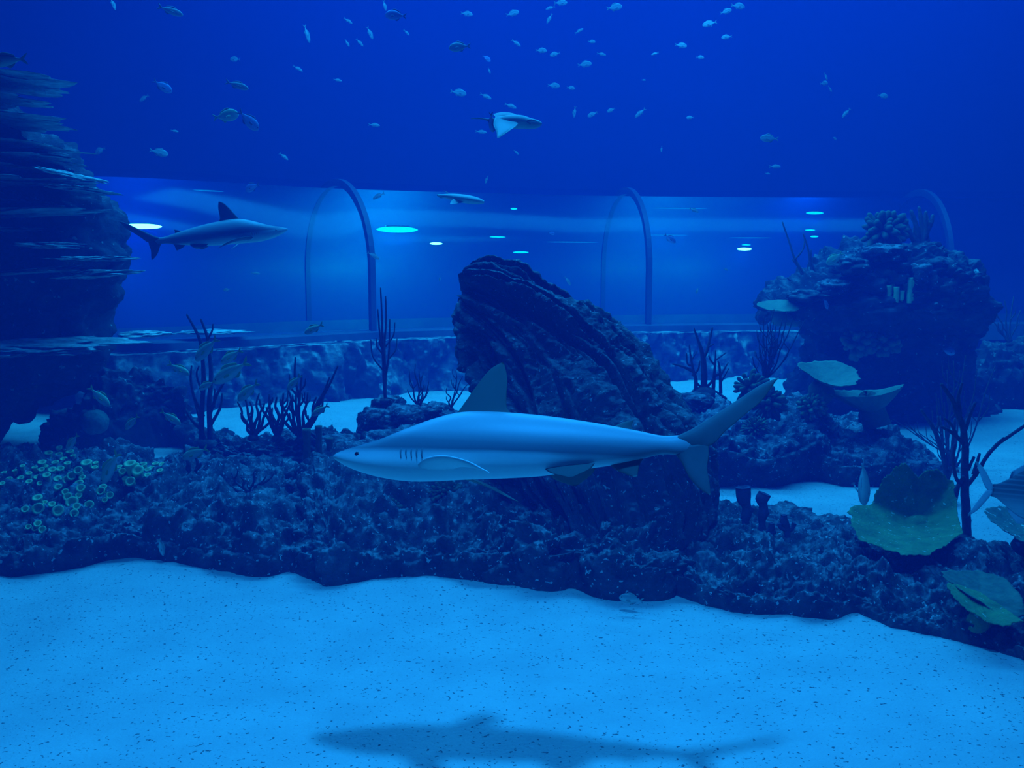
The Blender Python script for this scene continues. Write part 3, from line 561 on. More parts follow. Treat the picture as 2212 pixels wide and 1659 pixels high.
bush('sea_fan', 'faint sea fan on the far reef bank at the right tank edge', 2180, 740, [(2150, 660), (2170, 650), (2190, 640), (2205, 670), (2140, 690)], 10.9, 5, mt='gorg2', seed=15, twigs=1)
t = coral('gorgonian', 'largest dark gorgonian with thick trunk and long side arm behind the cup coral', 'coral', 2088, 1170, 5.3); holdfast(t, 2086, 1172, 26, 5.25, 16)
strokes(t, [([(2088, 1172), (2087, 1120), (2084, 1060), (2084, 1000), (2085, 960), (2079, 920), (2068, 890), (2058, 865), (2045, 845), (2034, 830)], 21, 7), ([(2074, 895), (2070, 860), (2073, 845), (2078, 828)], 10, 6), ([(2085, 930), (2094, 900), (2106, 870)], 9, 7),
            ([(2084, 960), (2068, 945), (2050, 930), (2033, 922)], 11, 6), ([(2066, 942), (2056, 918), (2040, 904)], 8, 5), ([(2088, 1050), (2110, 1022), (2130, 988), (2152, 962), (2176, 945), (2216, 918)], 10, 7), ([(2152, 962), (2169, 946)], 7, 6),
            ([(2102, 1025), (2110, 1000), (2116, 980)], 8, 6), ([(2092, 1015), (2098, 1000), (2104, 988)], 7, 6), ([(2058, 1150), (2061, 1095), (2070, 1048)], 11, 9), ([(2084, 1035), (2070, 1040), (2062, 1020), (2059, 990), (2062, 960)], 9, 6), ([(2070, 1048), (2082, 1030)], 9, 9)], 5.3, 'gorg', seed=16, lump=0.2)
t = coral('gorgonian', 'thinner dark gorgonian stem rising just left of the largest one', 'coral', 2046, 1060, 6.4); holdfast(t, 2046, 1058, 18, 6.4, 17)
strokes(t, [([(2046, 1060), (2042, 1010), (2034, 972), (2022, 938), (2012, 918), (2000, 900), (1990, 885)], 13, 6), ([(2020, 935), (2027, 915), (2026, 900)], 7, 5), ([(2054, 1010), (2058, 960), (2062, 905)], 8, 6), ([(2046, 1040), (2054, 1010)], 9, 8)], 6.4, 'gorg', seed=17, lump=0.2)

CAPS = {}
def cap_mesh(mt, taper, key):
    k = (mt, taper, key)
    if k not in CAPS:
        rr = random.Random(key); b = 0.10 * rr.uniform(-1, 1)
        V, Fc = tube([(0, 0, 0), (b, 0.03, 0.4), (b * 1.8, 0, 0.75), (b * 1.2, 0, 1.0)], [0.20 * taper, 0.22, 0.24, 0.23, 0.17], 8, 8, lump=0.25, seed=key)
        CAPS[k] = me('finger', V, Fc, M[mt])
    return CAPS[k]
def cluster(label, px, py, D, rx, ry, n, ln, mt='finger', seed=0, use_hit=True, group=None, up=0.3, wid=1.0):
    pos, nn = hit(px, py, D) if use_hit else (P(px, py, D), np.array([0, -1, 0.3]))
    k = pos[1] / F; t = thing('finger_coral', label, 'coral', pos, group); rr = random.Random(seed)
    V, Fc = lathe([(0.0001, -0.5), (0.5, -0.35), (0.7, 0), (0.45, 0.35), (0.0001, 0.5)], 12); V = V * np.array([rx, rx * 0.8, ry]) * k * 0.9 + pos
    obj('core', V, Fc, M[mt], t)
    for i in range(n):
        z = 1 - 2 * (i + 0.5) / n; a = i * 2.39996 + rr.uniform(-0.2, 0.2); s = math.sqrt(max(0, 1 - z * z)); d = np.array([s * math.cos(a), -abs(s * math.sin(a)) * 0.95 + 0.05, z + up * 0.4])
        d /= np.linalg.norm(d)
        o = bpy.data.objects.new('finger', cap_mesh(mt, 1.0, i % 5)); C.objects.link(o); o.parent = t
        o.location = vec(np.array([d[0] * rx * 0.42, d[1] * rx * 0.42, d[2] * ry * 0.42]) * k)
        o.rotation_euler = (vec(d)).to_track_quat('Z', 'Y').to_euler(); L_ = ln * k * rr.uniform(0.8, 1.25) * 1.25
        o.scale = (L_ * 0.95 * wid, L_ * 0.95 * wid, L_)
    return t
cluster('thick-fingered olive coral directly behind the upper lobe of the shark tail', 1618, 838, 7.6, 34, 26, 26, 20, 'finger2', 1, False)
cluster('olive finger coral spilling down the mound just under the shark tail lobe', 1658, 872, 7.5, 34, 38, 44, 18, 'finger2', 2, False)
cluster('round olive finger coral at the foot of the taller plate coral', 1752, 880, 7.5, 30, 26, 46, 14, 'finger', 3, False)
cluster('small thin-fingered green coral nearest the shark tail fork', 1630, 926, 7.3, 28, 24, 60, 14, 'finger', 4, False, wid=0.6)
cluster('dark olive finger coral under the belly of the big shark', 968, 1066, 5.7, 48, 26, 60, 15, 'finger2', 5, False)
cluster('dark olive finger coral on the front reef below the shark gills', 835, 1110, 5.55, 44, 42, 70, 15, 'finger2', 6, False)
cluster('hazy knobbly coral bush crowning the rock pinnacle', 1905, 500, 9.9, 46, 36, 40, 24, 'finger2', 7, False)
cluster('faint leafy coral on the underside of the pinnacle, nearer the sea fan', 1850, 742, 9.9, 28, 28, 24, 18, 'finger', 8, False, wid=1.4)
cluster('faint leafy coral on the underside of the pinnacle, beneath the pale tube coral', 1908, 742, 9.9, 28, 22, 22, 18, 'finger', 9, False, wid=1.4)
def lumps(name, label, px, py, D, stems, mt, pos=None):
    t = thing(name, label, 'coral', P(px, py, D)); k = D / F
    for i, (x, y, w, h) in enumerate(stems):
        V, Fc = lathe([(w * 0.40, 0), (w * 0.44, h * 0.3), (w * 0.42, h * 0.7), (w * 0.5, h * 0.93), (w * 0.5, h), (w * 0.34, h), (w * 0.28, h * 0.8), (0.001, h * 0.78)], 12, 0.05, i)
        V = V * k + P(x, y, D + 0.05 * math.sin(i * 2.1)); obj('tube', V, Fc, M[mt], t)
    return t
lumps('tube_coral', 'pale yellow stubby tube coral on the pinnacle ledge', 1940, 655, 9.25, [(1920, 655, 13, 38), (1926, 652, 11, 46), (1935, 654, 12, 34), (1945, 655, 12, 28), (1954, 655, 12, 50), (1963, 655, 13, 55), (1968, 650, 12, 44), (1912, 660, 10, 16), (1948, 648, 10, 20)], 'polyp')
# upright grey-green tubes left of the shark snout
lumps('tube_sponge', 'tallest of the upright dull green tube sponges left of the shark snout', 664, 1012, 6.3, [(664, 1015, 19, 92)], 'finger2')
lumps('tube_sponge', 'middle upright dull green tube sponge left of the shark snout', 690, 1005, 6.35, [(690, 1003, 16, 86)], 'finger2')
lumps('tube_sponge', 'shortest upright dull green tube sponge just above the shark snout', 713, 1005, 6.4, [(713, 1000, 17, 56)], 'finger2')
# purple tube sponges
def sponge(label, D, tubes, seed, top=True):
    t = thing('tube_sponge', label, 'sponge', P(tubes[0][0][0][0], tubes[0][0][0][1], D)); k = D / F / 2
    for i, (pts, ws) in enumerate(tubes):
        W3 = [P(x, y, D) for x, y in pts]; V, Fc = tube(W3, [w * k for w in ws], 14, 18, cap=False, lump=0.22, seed=seed + i)
        c = W3[-1]; r = ws[-1] * k; a = np.linspace(0, 2 * PI, 14, endpoint=False)
        V = list(V); top_ring = V[-14:]; n0 = len(V); ctr = np.mean(top_ring, 0)
        V += [ctr + (v - ctr) * 0.62 + np.array([0, 0, 0.002]) for v in top_ring] + [ctr + (v - ctr) * 0.5 - np.array([0, 0, r * 1.2]) for v in top_ring] + [ctr - np.array([0, 0, r * 1.2])]
        for j in range(14):
            j2 = (j + 1) % 14; Fc += [(n0 - 14 + j, n0 - 14 + j2, n0 + j2, n0 + j), (n0 + j, n0 + j2, n0 + 14 + j2, n0 + 14 + j), (n0 + 14 + j, n0 + 14 + j2, n0 + 28)]
        obj('tube', np.array(V), Fc, M['sponge'], t)
sponge('tallest purple tube sponge with flared mouth on the front reef bank', 5.35, [([(1613, 1152), (1611, 1125), (1613, 1100), (1608, 1080), (1606, 1052)], [20, 15, 24, 20, 30, 34]), ([(1613, 1108), (1622, 1100), (1625, 1096)], [12, 14, 14]), ([(1610, 1120), (1602, 1112)], [12, 14])], 1)
sponge('second purple tube sponge beside the tallest, slightly slimmer', 5.3, [([(1648, 1150), (1646, 1125), (1650, 1100), (1647, 1080), (1652, 1066)], [20, 14, 26, 18, 28, 28]), ([(1650, 1112), (1658, 1104)], [12, 14])], 5)
sponge('smallest stubby purple sponge between the tall pair and the forked one', 5.2, [([(1664, 1168), (1665, 1148), (1667, 1130)], [14, 16, 13]), ([(1664, 1155), (1656, 1145)], [9, 10]), ([(1666, 1156), (1674, 1146)], [9, 10])], 8)
sponge('small forked purple sponge with two side arms nearest the cup coral', 5.2, [([(1701, 1160), (1699, 1140), (1694, 1125), (1693, 1112)], [13, 15, 17, 14]), ([(1700, 1148), (1712, 1140), (1716, 1130)], [9, 10, 11]), ([(1698, 1146), (1686, 1138), (1684, 1130)], [10, 11, 11])], 11)
# brain coral
o = blob('brain_coral', 205, 912, 27, 27, 8.0, 0.12, 0.05, 4, 'brain', 34); tag(o, 'round pale brain coral on the dark rock behind the yellow polyps', 'coral')

def plate(name, label, ctr, rim, sag, mt, stalk=None, thick=0.012, ruffle=0.0, nf=9, pw=1.0, seed=0, nr=22, na=110, parent=None, bumpy=0.004, stalk_mt=None):
    c = P(*ctr); R = []
    for x, y, D in rim: R.append(P(x, y, D))
    R = resample(np.array(R + R[:1]), na + 1)[:-1]; a = np.arange(na) / na * 2 * PI
    n_ = np.cross(R[na // 4] - c, R[0] - c); n_ /= np.linalg.norm(n_); n_ = n_ if n_[2] > 0 else -n_
    rf = 1 + 0.022 * np.sin(a * nf + seed) + 0.015 * np.sin(a * nf * 2.3 + seed * 2) + 0.015 * np.random.RandomState(seed).normal(size=na)
    top = []
    for i in range(nr + 1):
        s = (i / nr); p = c + (R - c) * (s * (1 + (rf - 1) * s))[:, None]
        h = -sag * (1 - s ** 1.6) + ruffle * s ** 2 * np.sin(a * nf + seed) + ruffle * 0.5 * s ** 2 * np.sin(a * (nf + 4) + 1)
        top.append(p + n_ * h[:, None])
    top = np.array(top); top += n_ * (bumpy * fbm(top.reshape(-1, 3) * 16, 3, seed).reshape(nr + 1, na))[..., None]
    bot = top[::-1] - n_ * thick * (0.35 + (1 - np.linspace(1, 0, nr + 1)))[:, None, None]
    V = np.concatenate([top, bot]).reshape(-1, 3); Fc = [tuple(q) for q in gf(2 * nr + 2, na, cv=True)]
    t = parent or thing(name, label, 'coral', c - n_ * sag)
    obj('plate', V, Fc, M[mt], t)
    if stalk:
        pts = [c - n_ * (sag * 1.1 + 0.03 + stalk[0][3] * c[1] / F * 0.45)] + [P(x, y, D) for x, y, D, w in stalk]; k = c[1] / F / 2
        V, Fc = tube(pts, [stalk[0][3] * k * 1.1] + [q[3] * k for q in stalk], 16, 16, lump=0.15, seed=seed); obj('stalk', V, Fc, M[stalk_mt or mt], t)
    return t
plate('plate_coral', 'taller of the two yellowish plate corals, its dish tipped open towards the viewer', (1785, 812, 7.7), [(1857, 818, 7.6), (1845, 795, 7.85), (1800, 779, 8.0), (1750, 782, 7.95), (1722, 786, 7.75), (1745, 806, 7.5), (1790, 830, 7.35), (1840, 832, 7.4)], 0.06, 'plate_far', [(1768, 842, 7.7, 44), (1766, 862, 7.75, 30), (1772, 895, 7.8, 32)], seed=1, stalk_mt='plate_far')
plate('plate_coral', 'lower funnel-shaped yellowish plate coral seen from the side on a dark block', (1875, 850, 7.7), [(1952, 830, 7.7), (1935, 833, 7.9), (1900, 841, 8.0), (1840, 843, 8.0), (1795, 842, 7.8), (1788, 848, 7.6), (1830, 857, 7.4), (1900, 853, 7.4), (1940, 840, 7.55)], 0.15, 'plate_far', [(1878, 866, 7.7, 50), (1880, 882, 7.72, 46), (1882, 893, 7.75, 44)], seed=2)
o = blob('boulder', 1882, 902, 26, 18, 7.75, 0.1, 0.15, 12, 'dark_rock', 26); tag(o, 'dark stone block under the funnel-shaped plate coral', 'boulder')
plate('cup_coral', 'big ruffled green cup coral in the foreground near the sand, upper leaf shaded', (1965, 1108, 5.25), [(2078, 1150, 4.9), (2066, 1092, 5.2), (2058, 1040, 5.32), (2018, 1014, 5.36), (1985, 1028, 5.36), (1960, 1008, 5.36), (1925, 1013, 5.36), (1905, 1045, 5.34), (1880, 1082, 5.3), (1842, 1100, 5.15), (1836, 1130, 4.95), (1870, 1170, 4.75), (1930, 1192, 4.62), (1985, 1200, 4.6), (2035, 1182, 4.7)], 0.07, 'plate', [(1968, 1150, 5.2, 60), (1972, 1210, 5.15, 60)], ruffle=0.009, nf=8, seed=3, nr=34, na=160, bumpy=0.008)
plate('plate_coral', 'pale speckled plate coral cut by the edge beneath the dark surgeonfish tail', (2215, 1135, 4.8), [(2290, 1120, 4.9), (2240, 1098, 5.1), (2170, 1094, 5.1), (2130, 1100, 4.95), (2140, 1122, 4.8), (2175, 1148, 4.65), (2215, 1170, 4.6), (2280, 1165, 4.65)], 0.04, 'plate_pale', [(2225, 1165, 4.85, 50), (2228, 1205, 4.9, 40)], seed=5)
plate('leaf_coral', 'upper dark green leaf coral on the reef slope at the lower edge', (2130, 1275, 4.07), [(2216, 1330, 3.92), (2206, 1290, 4.02), (2170, 1250, 4.22), (2105, 1232, 4.32), (2038, 1236, 4.22), (2060, 1262, 4.02), (2120, 1300, 3.87), (2180, 1335, 3.82)], 0.03, 'finger2', [(2140, 1320, 4.22, 40), (2150, 1350, 4.32, 40)], seed=6)
plate('leaf_coral', 'lower green leaf coral folded in front of the dark one', (2125, 1300, 3.87), [(2208, 1339, 3.72), (2150, 1300, 3.92), (2105, 1275, 4.02), (2050, 1260, 4.02), (2062, 1290, 3.87), (2105, 1325, 3.77), (2160, 1350, 3.72)], 0.02, 'plate', [(2135, 1335, 4.02, 46), (2140, 1365, 4.12, 40)], seed=7)
lumps('vase_sponge', 'small pale blue vase sponge under the folded leaf corals', 2148, 1398, 3.92, [(2148, 1400, 46, 56)], 'sponge')
plate('plate_coral', 'faint flat plate coral sticking out from the near side of the pinnacle ledge', (1680, 660, 9.6), [(1740, 662, 9.5), (1700, 648, 9.8), (1655, 650, 9.8), (1634, 657, 9.6), (1660, 668, 9.4), (1710, 672, 9.4)], 0.04, 'plate_far', [(1720, 690, 9.9, 30)], seed=8)
plate('plate_coral', 'faint ruffled plate coral at the far side of the pinnacle', (2090, 592, 9.6), [(2122, 592, 9.6), (2100, 574, 9.8), (2070, 576, 9.8), (2060, 594, 9.6), (2080, 606, 9.4), (2110, 606, 9.4)], 0.03, 'ledge', [(2080, 625, 9.9, 26)], seed=9)
bush('sea_fan', 'dark hazy fan-shaped coral on the pinnacle top beside the knobbly bush', 1990, 545, [(1955, 470), (1968, 455), (1985, 448), (2000, 458), (2015, 465), (1975, 500), (2005, 500)], 9.95, 16, mt='gorg2', seed=18, twigs=2)

# yellow tube polyps
PV = {}
def polyp_mesh(open_):
    if open_ not in PV:
        if open_: pr = [(0.30, -1.4), (0.34, -0.6), (0.44, -0.15), (0.5, 0.0), (0.46, 0.08), (0.36, 0.07), (0.26, -0.02), (0.22, -0.3), (0.001, -0.4)]
        else: pr = [(0.30, -3.6), (0.34, -1.9), (0.36, -0.9), (0.42, -0.3), (0.5, -0.05), (0.5, 0.03), (0.34, 0.05), (0.22, -0.1), (0.001, -0.25)]
        V, Fc = lathe(pr, 14, 0.05); PV[open_] = me('polyp', V, Fc, M['polyp'])
    return PV[open_]
def colony(label, lst, D=None):
    pts = [hit(x, y, 6.0) for x, y, s, a in lst]; t = thing('polyp_colony', label, 'coral', np.mean([p[0] for p in pts], 0), None); O_ = rootloc(t)
    for i, ((x, y, s, a), (p, nn)) in enumerate(zip(lst, pts)):
        k = p[1] / F; cd = -ray(x, y); cd /= np.linalg.norm(cd)
        # a: 0 upright, 1 facing the viewer
        d = (1 - a) * np.array([0.12 * math.sin(i * 1.7), -0.35, 1.0]) + a * (cd * 1.0 + np.array([0.25 * math.sin(i * 2.3), 0, 0.30 + 0.15 * math.cos(i)]))
        d /= np.linalg.norm(d); tip = p + cd * s * k * 0.9
        o = bpy.data.objects.new('polyp', polyp_mesh(a > 0.5)); C.objects.link(o); o.parent = t; o.location = vec(tip - O_); o.rotation_euler = vec(d).to_track_quat('Z', 'Y').to_euler()
        o.scale = (s * k,) * 3
UPP = [(127, 966, 14, 0), (104, 978, 18, 0), (150, 975, 17, 0), (126, 981, 17, 0), (137, 991, 16, 0), (90, 998, 19, 0), (157, 984, 12, 0), (74, 1009, 13, 0), (89, 1014, 14, 0.3), (98, 1007, 12, 0), (168, 1016, 20, 0.7), (186, 999, 24, 0.1), (204, 1009, 14, 0), (206, 999, 12, 0),
       (118, 998, 16, 0), (112, 1014, 18, 0.2), (130, 1012, 17, 0.3), (100, 1026, 18, 0.2), (80, 1030, 16, 0.2), (62, 1022, 14, 0.1), (48, 1006, 12, 0), (31, 1016, 11, 0), (8, 1020, 12, 0), (20, 1034, 14, 0.2), (44, 1032, 15, 0.2), (62, 1040, 15, 0.3), (4, 1044, 13, 0.2), (145, 1000, 15, 0), (154, 1028, 21, 0.8), (145, 1037, 22, 0.9), (177, 1031, 15, 0.4), (124, 1034, 18, 0.3), (170, 1044, 20, 0.5), (125, 1052, 18, 0.4), (86, 1044, 14, 0.3)]
colony('yellow tube polyps in the upper crowded colony beside the bright sand gap', UPP)
colony('yellow tube polyps in the colony nearest the shark, around a dark hollow', [(257, 1008, 15, 0), (264, 1018, 17, 0.8), (280, 1001, 26, 0.1), (297, 1016, 27, 0.5), (318, 1014, 16, 0), (318, 1026, 15, 0.1), (307, 1003, 20, 0), (335, 1001, 15, 0), (351, 1003, 18, 0), (271, 1033, 15, 0.2), (281, 1040, 22, 0.9), (345, 1016, 14, 0.1), (328, 1010, 14, 0), (292, 1004, 17, 0.1)])
colony('large ring-mouthed yellow polyps facing out on the front reef face', [(174, 1054, 20, 0.8), (141, 1063, 17, 0.8), (217, 1061, 20, 0.9), (237, 1070, 17, 0.9), (226, 1080, 13, 0.7), (146, 1073, 20, 0.9), (170, 1070, 15, 0.8), (155, 1085, 28, 1.0), (192, 1091, 22, 0.9), (125, 1103, 26, 1.0), (82, 1099, 27, 1.0), (160, 1109, 20, 1.0), (112, 1089, 17, 0.3), (96, 1085, 13, 0.3), (80, 1075, 22, 0.2), (54, 1100, 18, 0.6), (222, 1052, 18, 0.3), (165, 1094, 18, 0.7)])
colony('small lowest group of yellow polyps on the front reef face', [(81, 1131, 18, 0.6), (91, 1144, 18, 1.0), (75, 1141, 14, 0.8), (61, 1138, 14, 0.6)])

# ------------------------------------------------------------------ animals
def lens_fin(lead, trail, n=14, th=0.012, axis=(0, 1, 0), nv=10):
    """blade between leading and trailing edge polylines (3D), thickness along axis"""
    A = resample(lead, n); B = resample(trail, n); ax = np.array(axis, float); V = []
    a = np.linspace(0, 2 * PI, nv, endpoint=False)
    for i in range(n):
        u = i / (n - 1); c = (A[i] + B[i]) / 2; h = (A[i] - B[i]) / 2; tt = th * (1 - 0.8 * u)
        w = tt * (0.6 + 0.4 * np.cos(a))
        V.append(c + np.cos(a)[:, None] * h + (np.sin(a) * w)[:, None] * ax)
    return np.array(V).reshape(-1, 3), [tuple(q) for q in gf(n, nv, cv=True)] + [tuple(range(nv)), tuple(range((n - 1) * nv, n * nv))]
def body_mesh(st, nu=60, nv=28, e=1.0):
    """st rows: x, ztop, zbot, halfwidth, (widest height fraction)"""
    S = resample(st, nu); a = np.linspace(0, 2 * PI, nv, endpoint=False); V = []
    for x, zt, zb, w in S:
        c = zb + (zt - zb) * 0.45; z = np.where(np.sin(a) > 0, c + (zt - c) * np.sin(a), c + (c - zb) * np.sin(a)); V.append(np.stack([np.full(nv, x), max(w, 1e-4) * np.sign(np.cos(a)) * np.abs(np.cos(a)) ** e, z], -1))
    return np.array(V).reshape(-1, 3), [tuple(q) for q in gf(nu, nv, cv=True)] + [tuple(range(nv))[::-1], tuple(range((nu - 1) * nv, nu * nv))]
SD = 2.7; SK = SD / F
CX, CY = 1100.0, 968.0
def sp_(x, y, dy=0.0): return np.array([(x - CX) * SK, dy, -(y - CY) * SK])
def pl(pts): return np.array([sp_(*p) for p in pts])
def make_shark(label, group=None):
    t = thing('shark', label, 'shark', (0, 0, 0), group)
    prof = [(703, 996, 1001, 3), (712, 990, 1007, 14), (735, 981, 1019, 28), (770, 970, 1031, 41), (815, 955, 1041, 52), (870, 931, 1047, 60), (930, 907, 1046, 63), (990, 891, 1041, 63), (1050, 888, 1037, 62), (1110, 890, 1033, 59), (1180, 895, 1026, 53), (1250, 903, 1012, 44), (1320, 913, 1000, 34), (1380, 923, 986, 25), (1430, 932, 973, 18), (1470, 930, 972, 13), (1496, 927, 962, 4)]
    V, Fc = body_mesh([((x - CX) * SK, -(a - CY) * SK, -(b - CY) * SK, w * SK) for x, a, b, w in prof], 120, 56, 0.92)
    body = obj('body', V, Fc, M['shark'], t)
    V, Fc = lens_fin(pl([(975, 898), (998, 862), (1022, 824), (1048, 790), (1074, 773)]), pl([(1112, 898), (1092, 880), (1088, 850), (1088, 812), (1079, 776)]), 26, 0.014, nv=20)
    obj('dorsal_fin', V, Fc, M['shark_fin'], t)
    V, Fc = lens_fin(pl([(1318, 918), (1336, 910), (1352, 903), (1368, 899)]), pl([(1392, 932), (1372, 922), (1366, 912), (1370, 900)]), 14, 0.008, nv=12); obj('second_dorsal_fin', V, Fc, M['shark_fin'], t)
    # tail
    V, Fc = lens_fin(pl([(1445, 940), (1490, 918), (1540, 885), (1590, 850), (1640, 815), (1680, 797)]), pl([(1460, 962), (1530, 952), (1566, 918), (1608, 880), (1640, 852), (1672, 806)]), 34, 0.022, nv=18); obj('upper_tail_lobe', V, Fc, M['shark_tail'], t)
    V, Fc = lens_fin(pl([(1450, 962), (1470, 985), (1490, 1022), (1512, 1045), (1531, 1057)]), pl([(1530, 945), (1531, 970), (1527, 1000), (1532, 1030), (1534, 1056)]), 24, 0.014, nv=16); obj('lower_tail_lobe', V, Fc, M['shark_tail'], t)
    for s in (-1, 1):
        # pectorals spread outward, slightly down and back
        y0 = s * 0.055
        lead = [sp_(905, 1020, y0), sp_(935, 1012, s * 0.12), sp_(985, 1014, s * 0.19), sp_(1045, 1032, s * 0.26), sp_(1092, 1056, s * 0.29)]
        trail = [sp_(990, 1024, y0), sp_(1010, 1028, s * 0.12), sp_(1035, 1036, s * 0.19), sp_(1065, 1047, s * 0.26), sp_(1096, 1057, s * 0.29)]
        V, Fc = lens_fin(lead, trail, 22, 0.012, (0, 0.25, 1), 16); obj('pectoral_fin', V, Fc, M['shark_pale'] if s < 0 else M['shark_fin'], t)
        V, Fc = lens_fin([sp_(1180, 1014, s * 0.03), sp_(1200, 1028, s * 0.06), sp_(1238, 1038, s * 0.085)], [sp_(1290, 1000, s * 0.03), sp_(1280, 1015, s * 0.05), sp_(1248, 1036, s * 0.085)], 14, 0.009, nv=12); obj('pelvic_fin', V, Fc, M['shark_fin'], t)
        for k in range(5):
            x = 872 + k * 12; y0 = s * 0.0605
            pts = [sp_(x + 2, 978, s * (0.0725 + k * 0.0012)), sp_(x, 992, s * (0.0775 + k * 0.0012)), sp_(x + 2, 1006, s * (0.0765 + k * 0.0012))]
            V, Fc = tube(pts, [0.0012, 0.0026, 0.0012], 6, 8); obj('gill_slit', V, Fc, M['slit'], t)
        V, Fc = lathe([(0.0001, -0.008), (0.0075, -0.006), (0.0105, 0), (0.0075, 0.006), (0.0001, 0.008)], 12); obj('eye', V + sp_(770, 997, s * 0.0445), Fc, M['black'], t)
    V, Fc = lens_fin(pl([(1315, 992), (1335, 1010), (1372, 1024)]), pl([(1395, 978), (1385, 996), (1380, 1022)]), 14, 0.008, nv=12); obj('anal_fin', V, Fc, M['shark_fin'], t)
    pts = [sp_(742, 1012, -0.034), sp_(775, 1014, -0.048), sp_(812, 1017, -0.058)]
    V, Fc = tube(pts, [0.001, 0.0022, 0.001], 6, 8); obj('mouth', V, Fc, M['slit'], t)
    return t
def copy_tree(o, parent=None):
    c = o.copy(); C.objects.link(c); c.parent = parent
    for ch in list(o.children): copy_tree(ch, c)
    return c
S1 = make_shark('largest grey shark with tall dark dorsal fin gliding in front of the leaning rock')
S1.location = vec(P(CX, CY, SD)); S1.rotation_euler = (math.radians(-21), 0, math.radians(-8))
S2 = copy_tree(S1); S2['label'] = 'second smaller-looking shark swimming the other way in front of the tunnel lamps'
D2 = 355 / 980 ; D2 = SD / D2
S2.location = vec(P(478, 506, D2)); S2.rotation_euler = (0, math.radians(9), PI + 0.12)
S2.scale = (0.97,) * 3

# generic fish template: length 1, nose at +x
def make_fish(nm, label, cat, hgt, wid, skinm, finm, tail=0.16, detail=True, forked=0.5, dors=0.07):
    t = thing(nm, label, cat, (0, 0, 0)); h = hgt / 2
    st = [(0.5, -0.02 * h, -0.12 * h, 0.004), (0.485, 0.22 * h, -0.32 * h, wid * 0.25), (0.44, 0.5 * h, -0.55 * h, wid * 0.55), (0.36, 0.8 * h, -0.8 * h, wid * 0.85), (0.24, 1.0 * h, -0.98 * h, wid), (0.08, 0.98 * h, -1.0 * h, wid * 0.95), (-0.08, 0.78 * h, -0.82 * h, wid * 0.75), (-0.2, 0.45 * h, -0.52 * h, wid * 0.45), (-0.29, 0.24 * h, -0.27 * h, wid * 0.22), (-0.34, 0.2 * h, -0.22 * h, wid * 0.12)]
    V, Fc = body_mesh(st, 26, 14); obj('body', V, Fc, M[skinm], t)
    def A(x, z, y=0.0): return np.array([x, y, z])
    th = 0.012
    V1, F1 = lens_fin([A(-0.32, 0.01), A(-0.42, tail * 0.7), A(-0.5, tail)], [A(-0.34, -0.02), A(-0.5 + 0.1 * forked, 0.02), A(-0.5, tail * 0.9)], 8, th, nv=8)
    V2, F2 = lens_fin([A(-0.32, -0.01), A(-0.42, -tail * 0.7), A(-0.5, -tail)], [A(-0.34, 0.02), A(-0.5 + 0.1 * forked, -0.02), A(-0.5, -tail * 0.9)], 8, th, nv=8)
    V, Fc = merge([(V1, F1), (V2, F2)]); obj('tail_fin', V, Fc, M[finm], t)
    V, Fc = lens_fin([A(0.24, h * 0.95), A(0.1, h + dors), A(-0.06, h * 0.8 + dors), A(-0.2, h * 0.5 + dors * 0.7)], [A(0.2, h * 0.8), A(0.06, h * 0.85), A(-0.08, h * 0.65), A(-0.22, h * 0.3)], 12, th, nv=8); obj('dorsal_fin', V, Fc, M[finm], t)
    V, Fc = lens_fin([A(0.02, -h * 0.9), A(-0.08, -h * 0.85 - dors), A(-0.18, -h * 0.5 - dors * 0.8)], [A(0.0, -h * 0.8), A(-0.1, -h * 0.6), A(-0.22, -h * 0.3)], 8, th, nv=8); obj('anal_fin', V, Fc, M[finm], t)
    if detail:
        for s in (-1, 1):
            V, Fc = lens_fin([A(0.2, -0.1 * h, s * wid * 0.95), A(0.1, -0.05 * h, s * wid * 1.5), A(0.02, -0.2 * h, s * wid * 1.8)], [A(0.2, -0.35 * h, s * wid * 0.95), A(0.1, -0.45 * h, s * wid * 1.4), A(0.02, -0.4 * h, s * wid * 1.8)], 6, 0.006, nv=6); obj('pectoral_fin', V, Fc, M[finm], t)
            V, Fc = lathe([(0.0001, -0.02), (0.016, -0.012), (0.02, 0), (0.016, 0.012), (0.0001, 0.02)], 8); obj('eye', V * np.array([1, 0.5, 1]) + A(0.41, 0.16 * h, s * wid * 0.62), Fc, M['black'], t)
    return t
LIB = {}
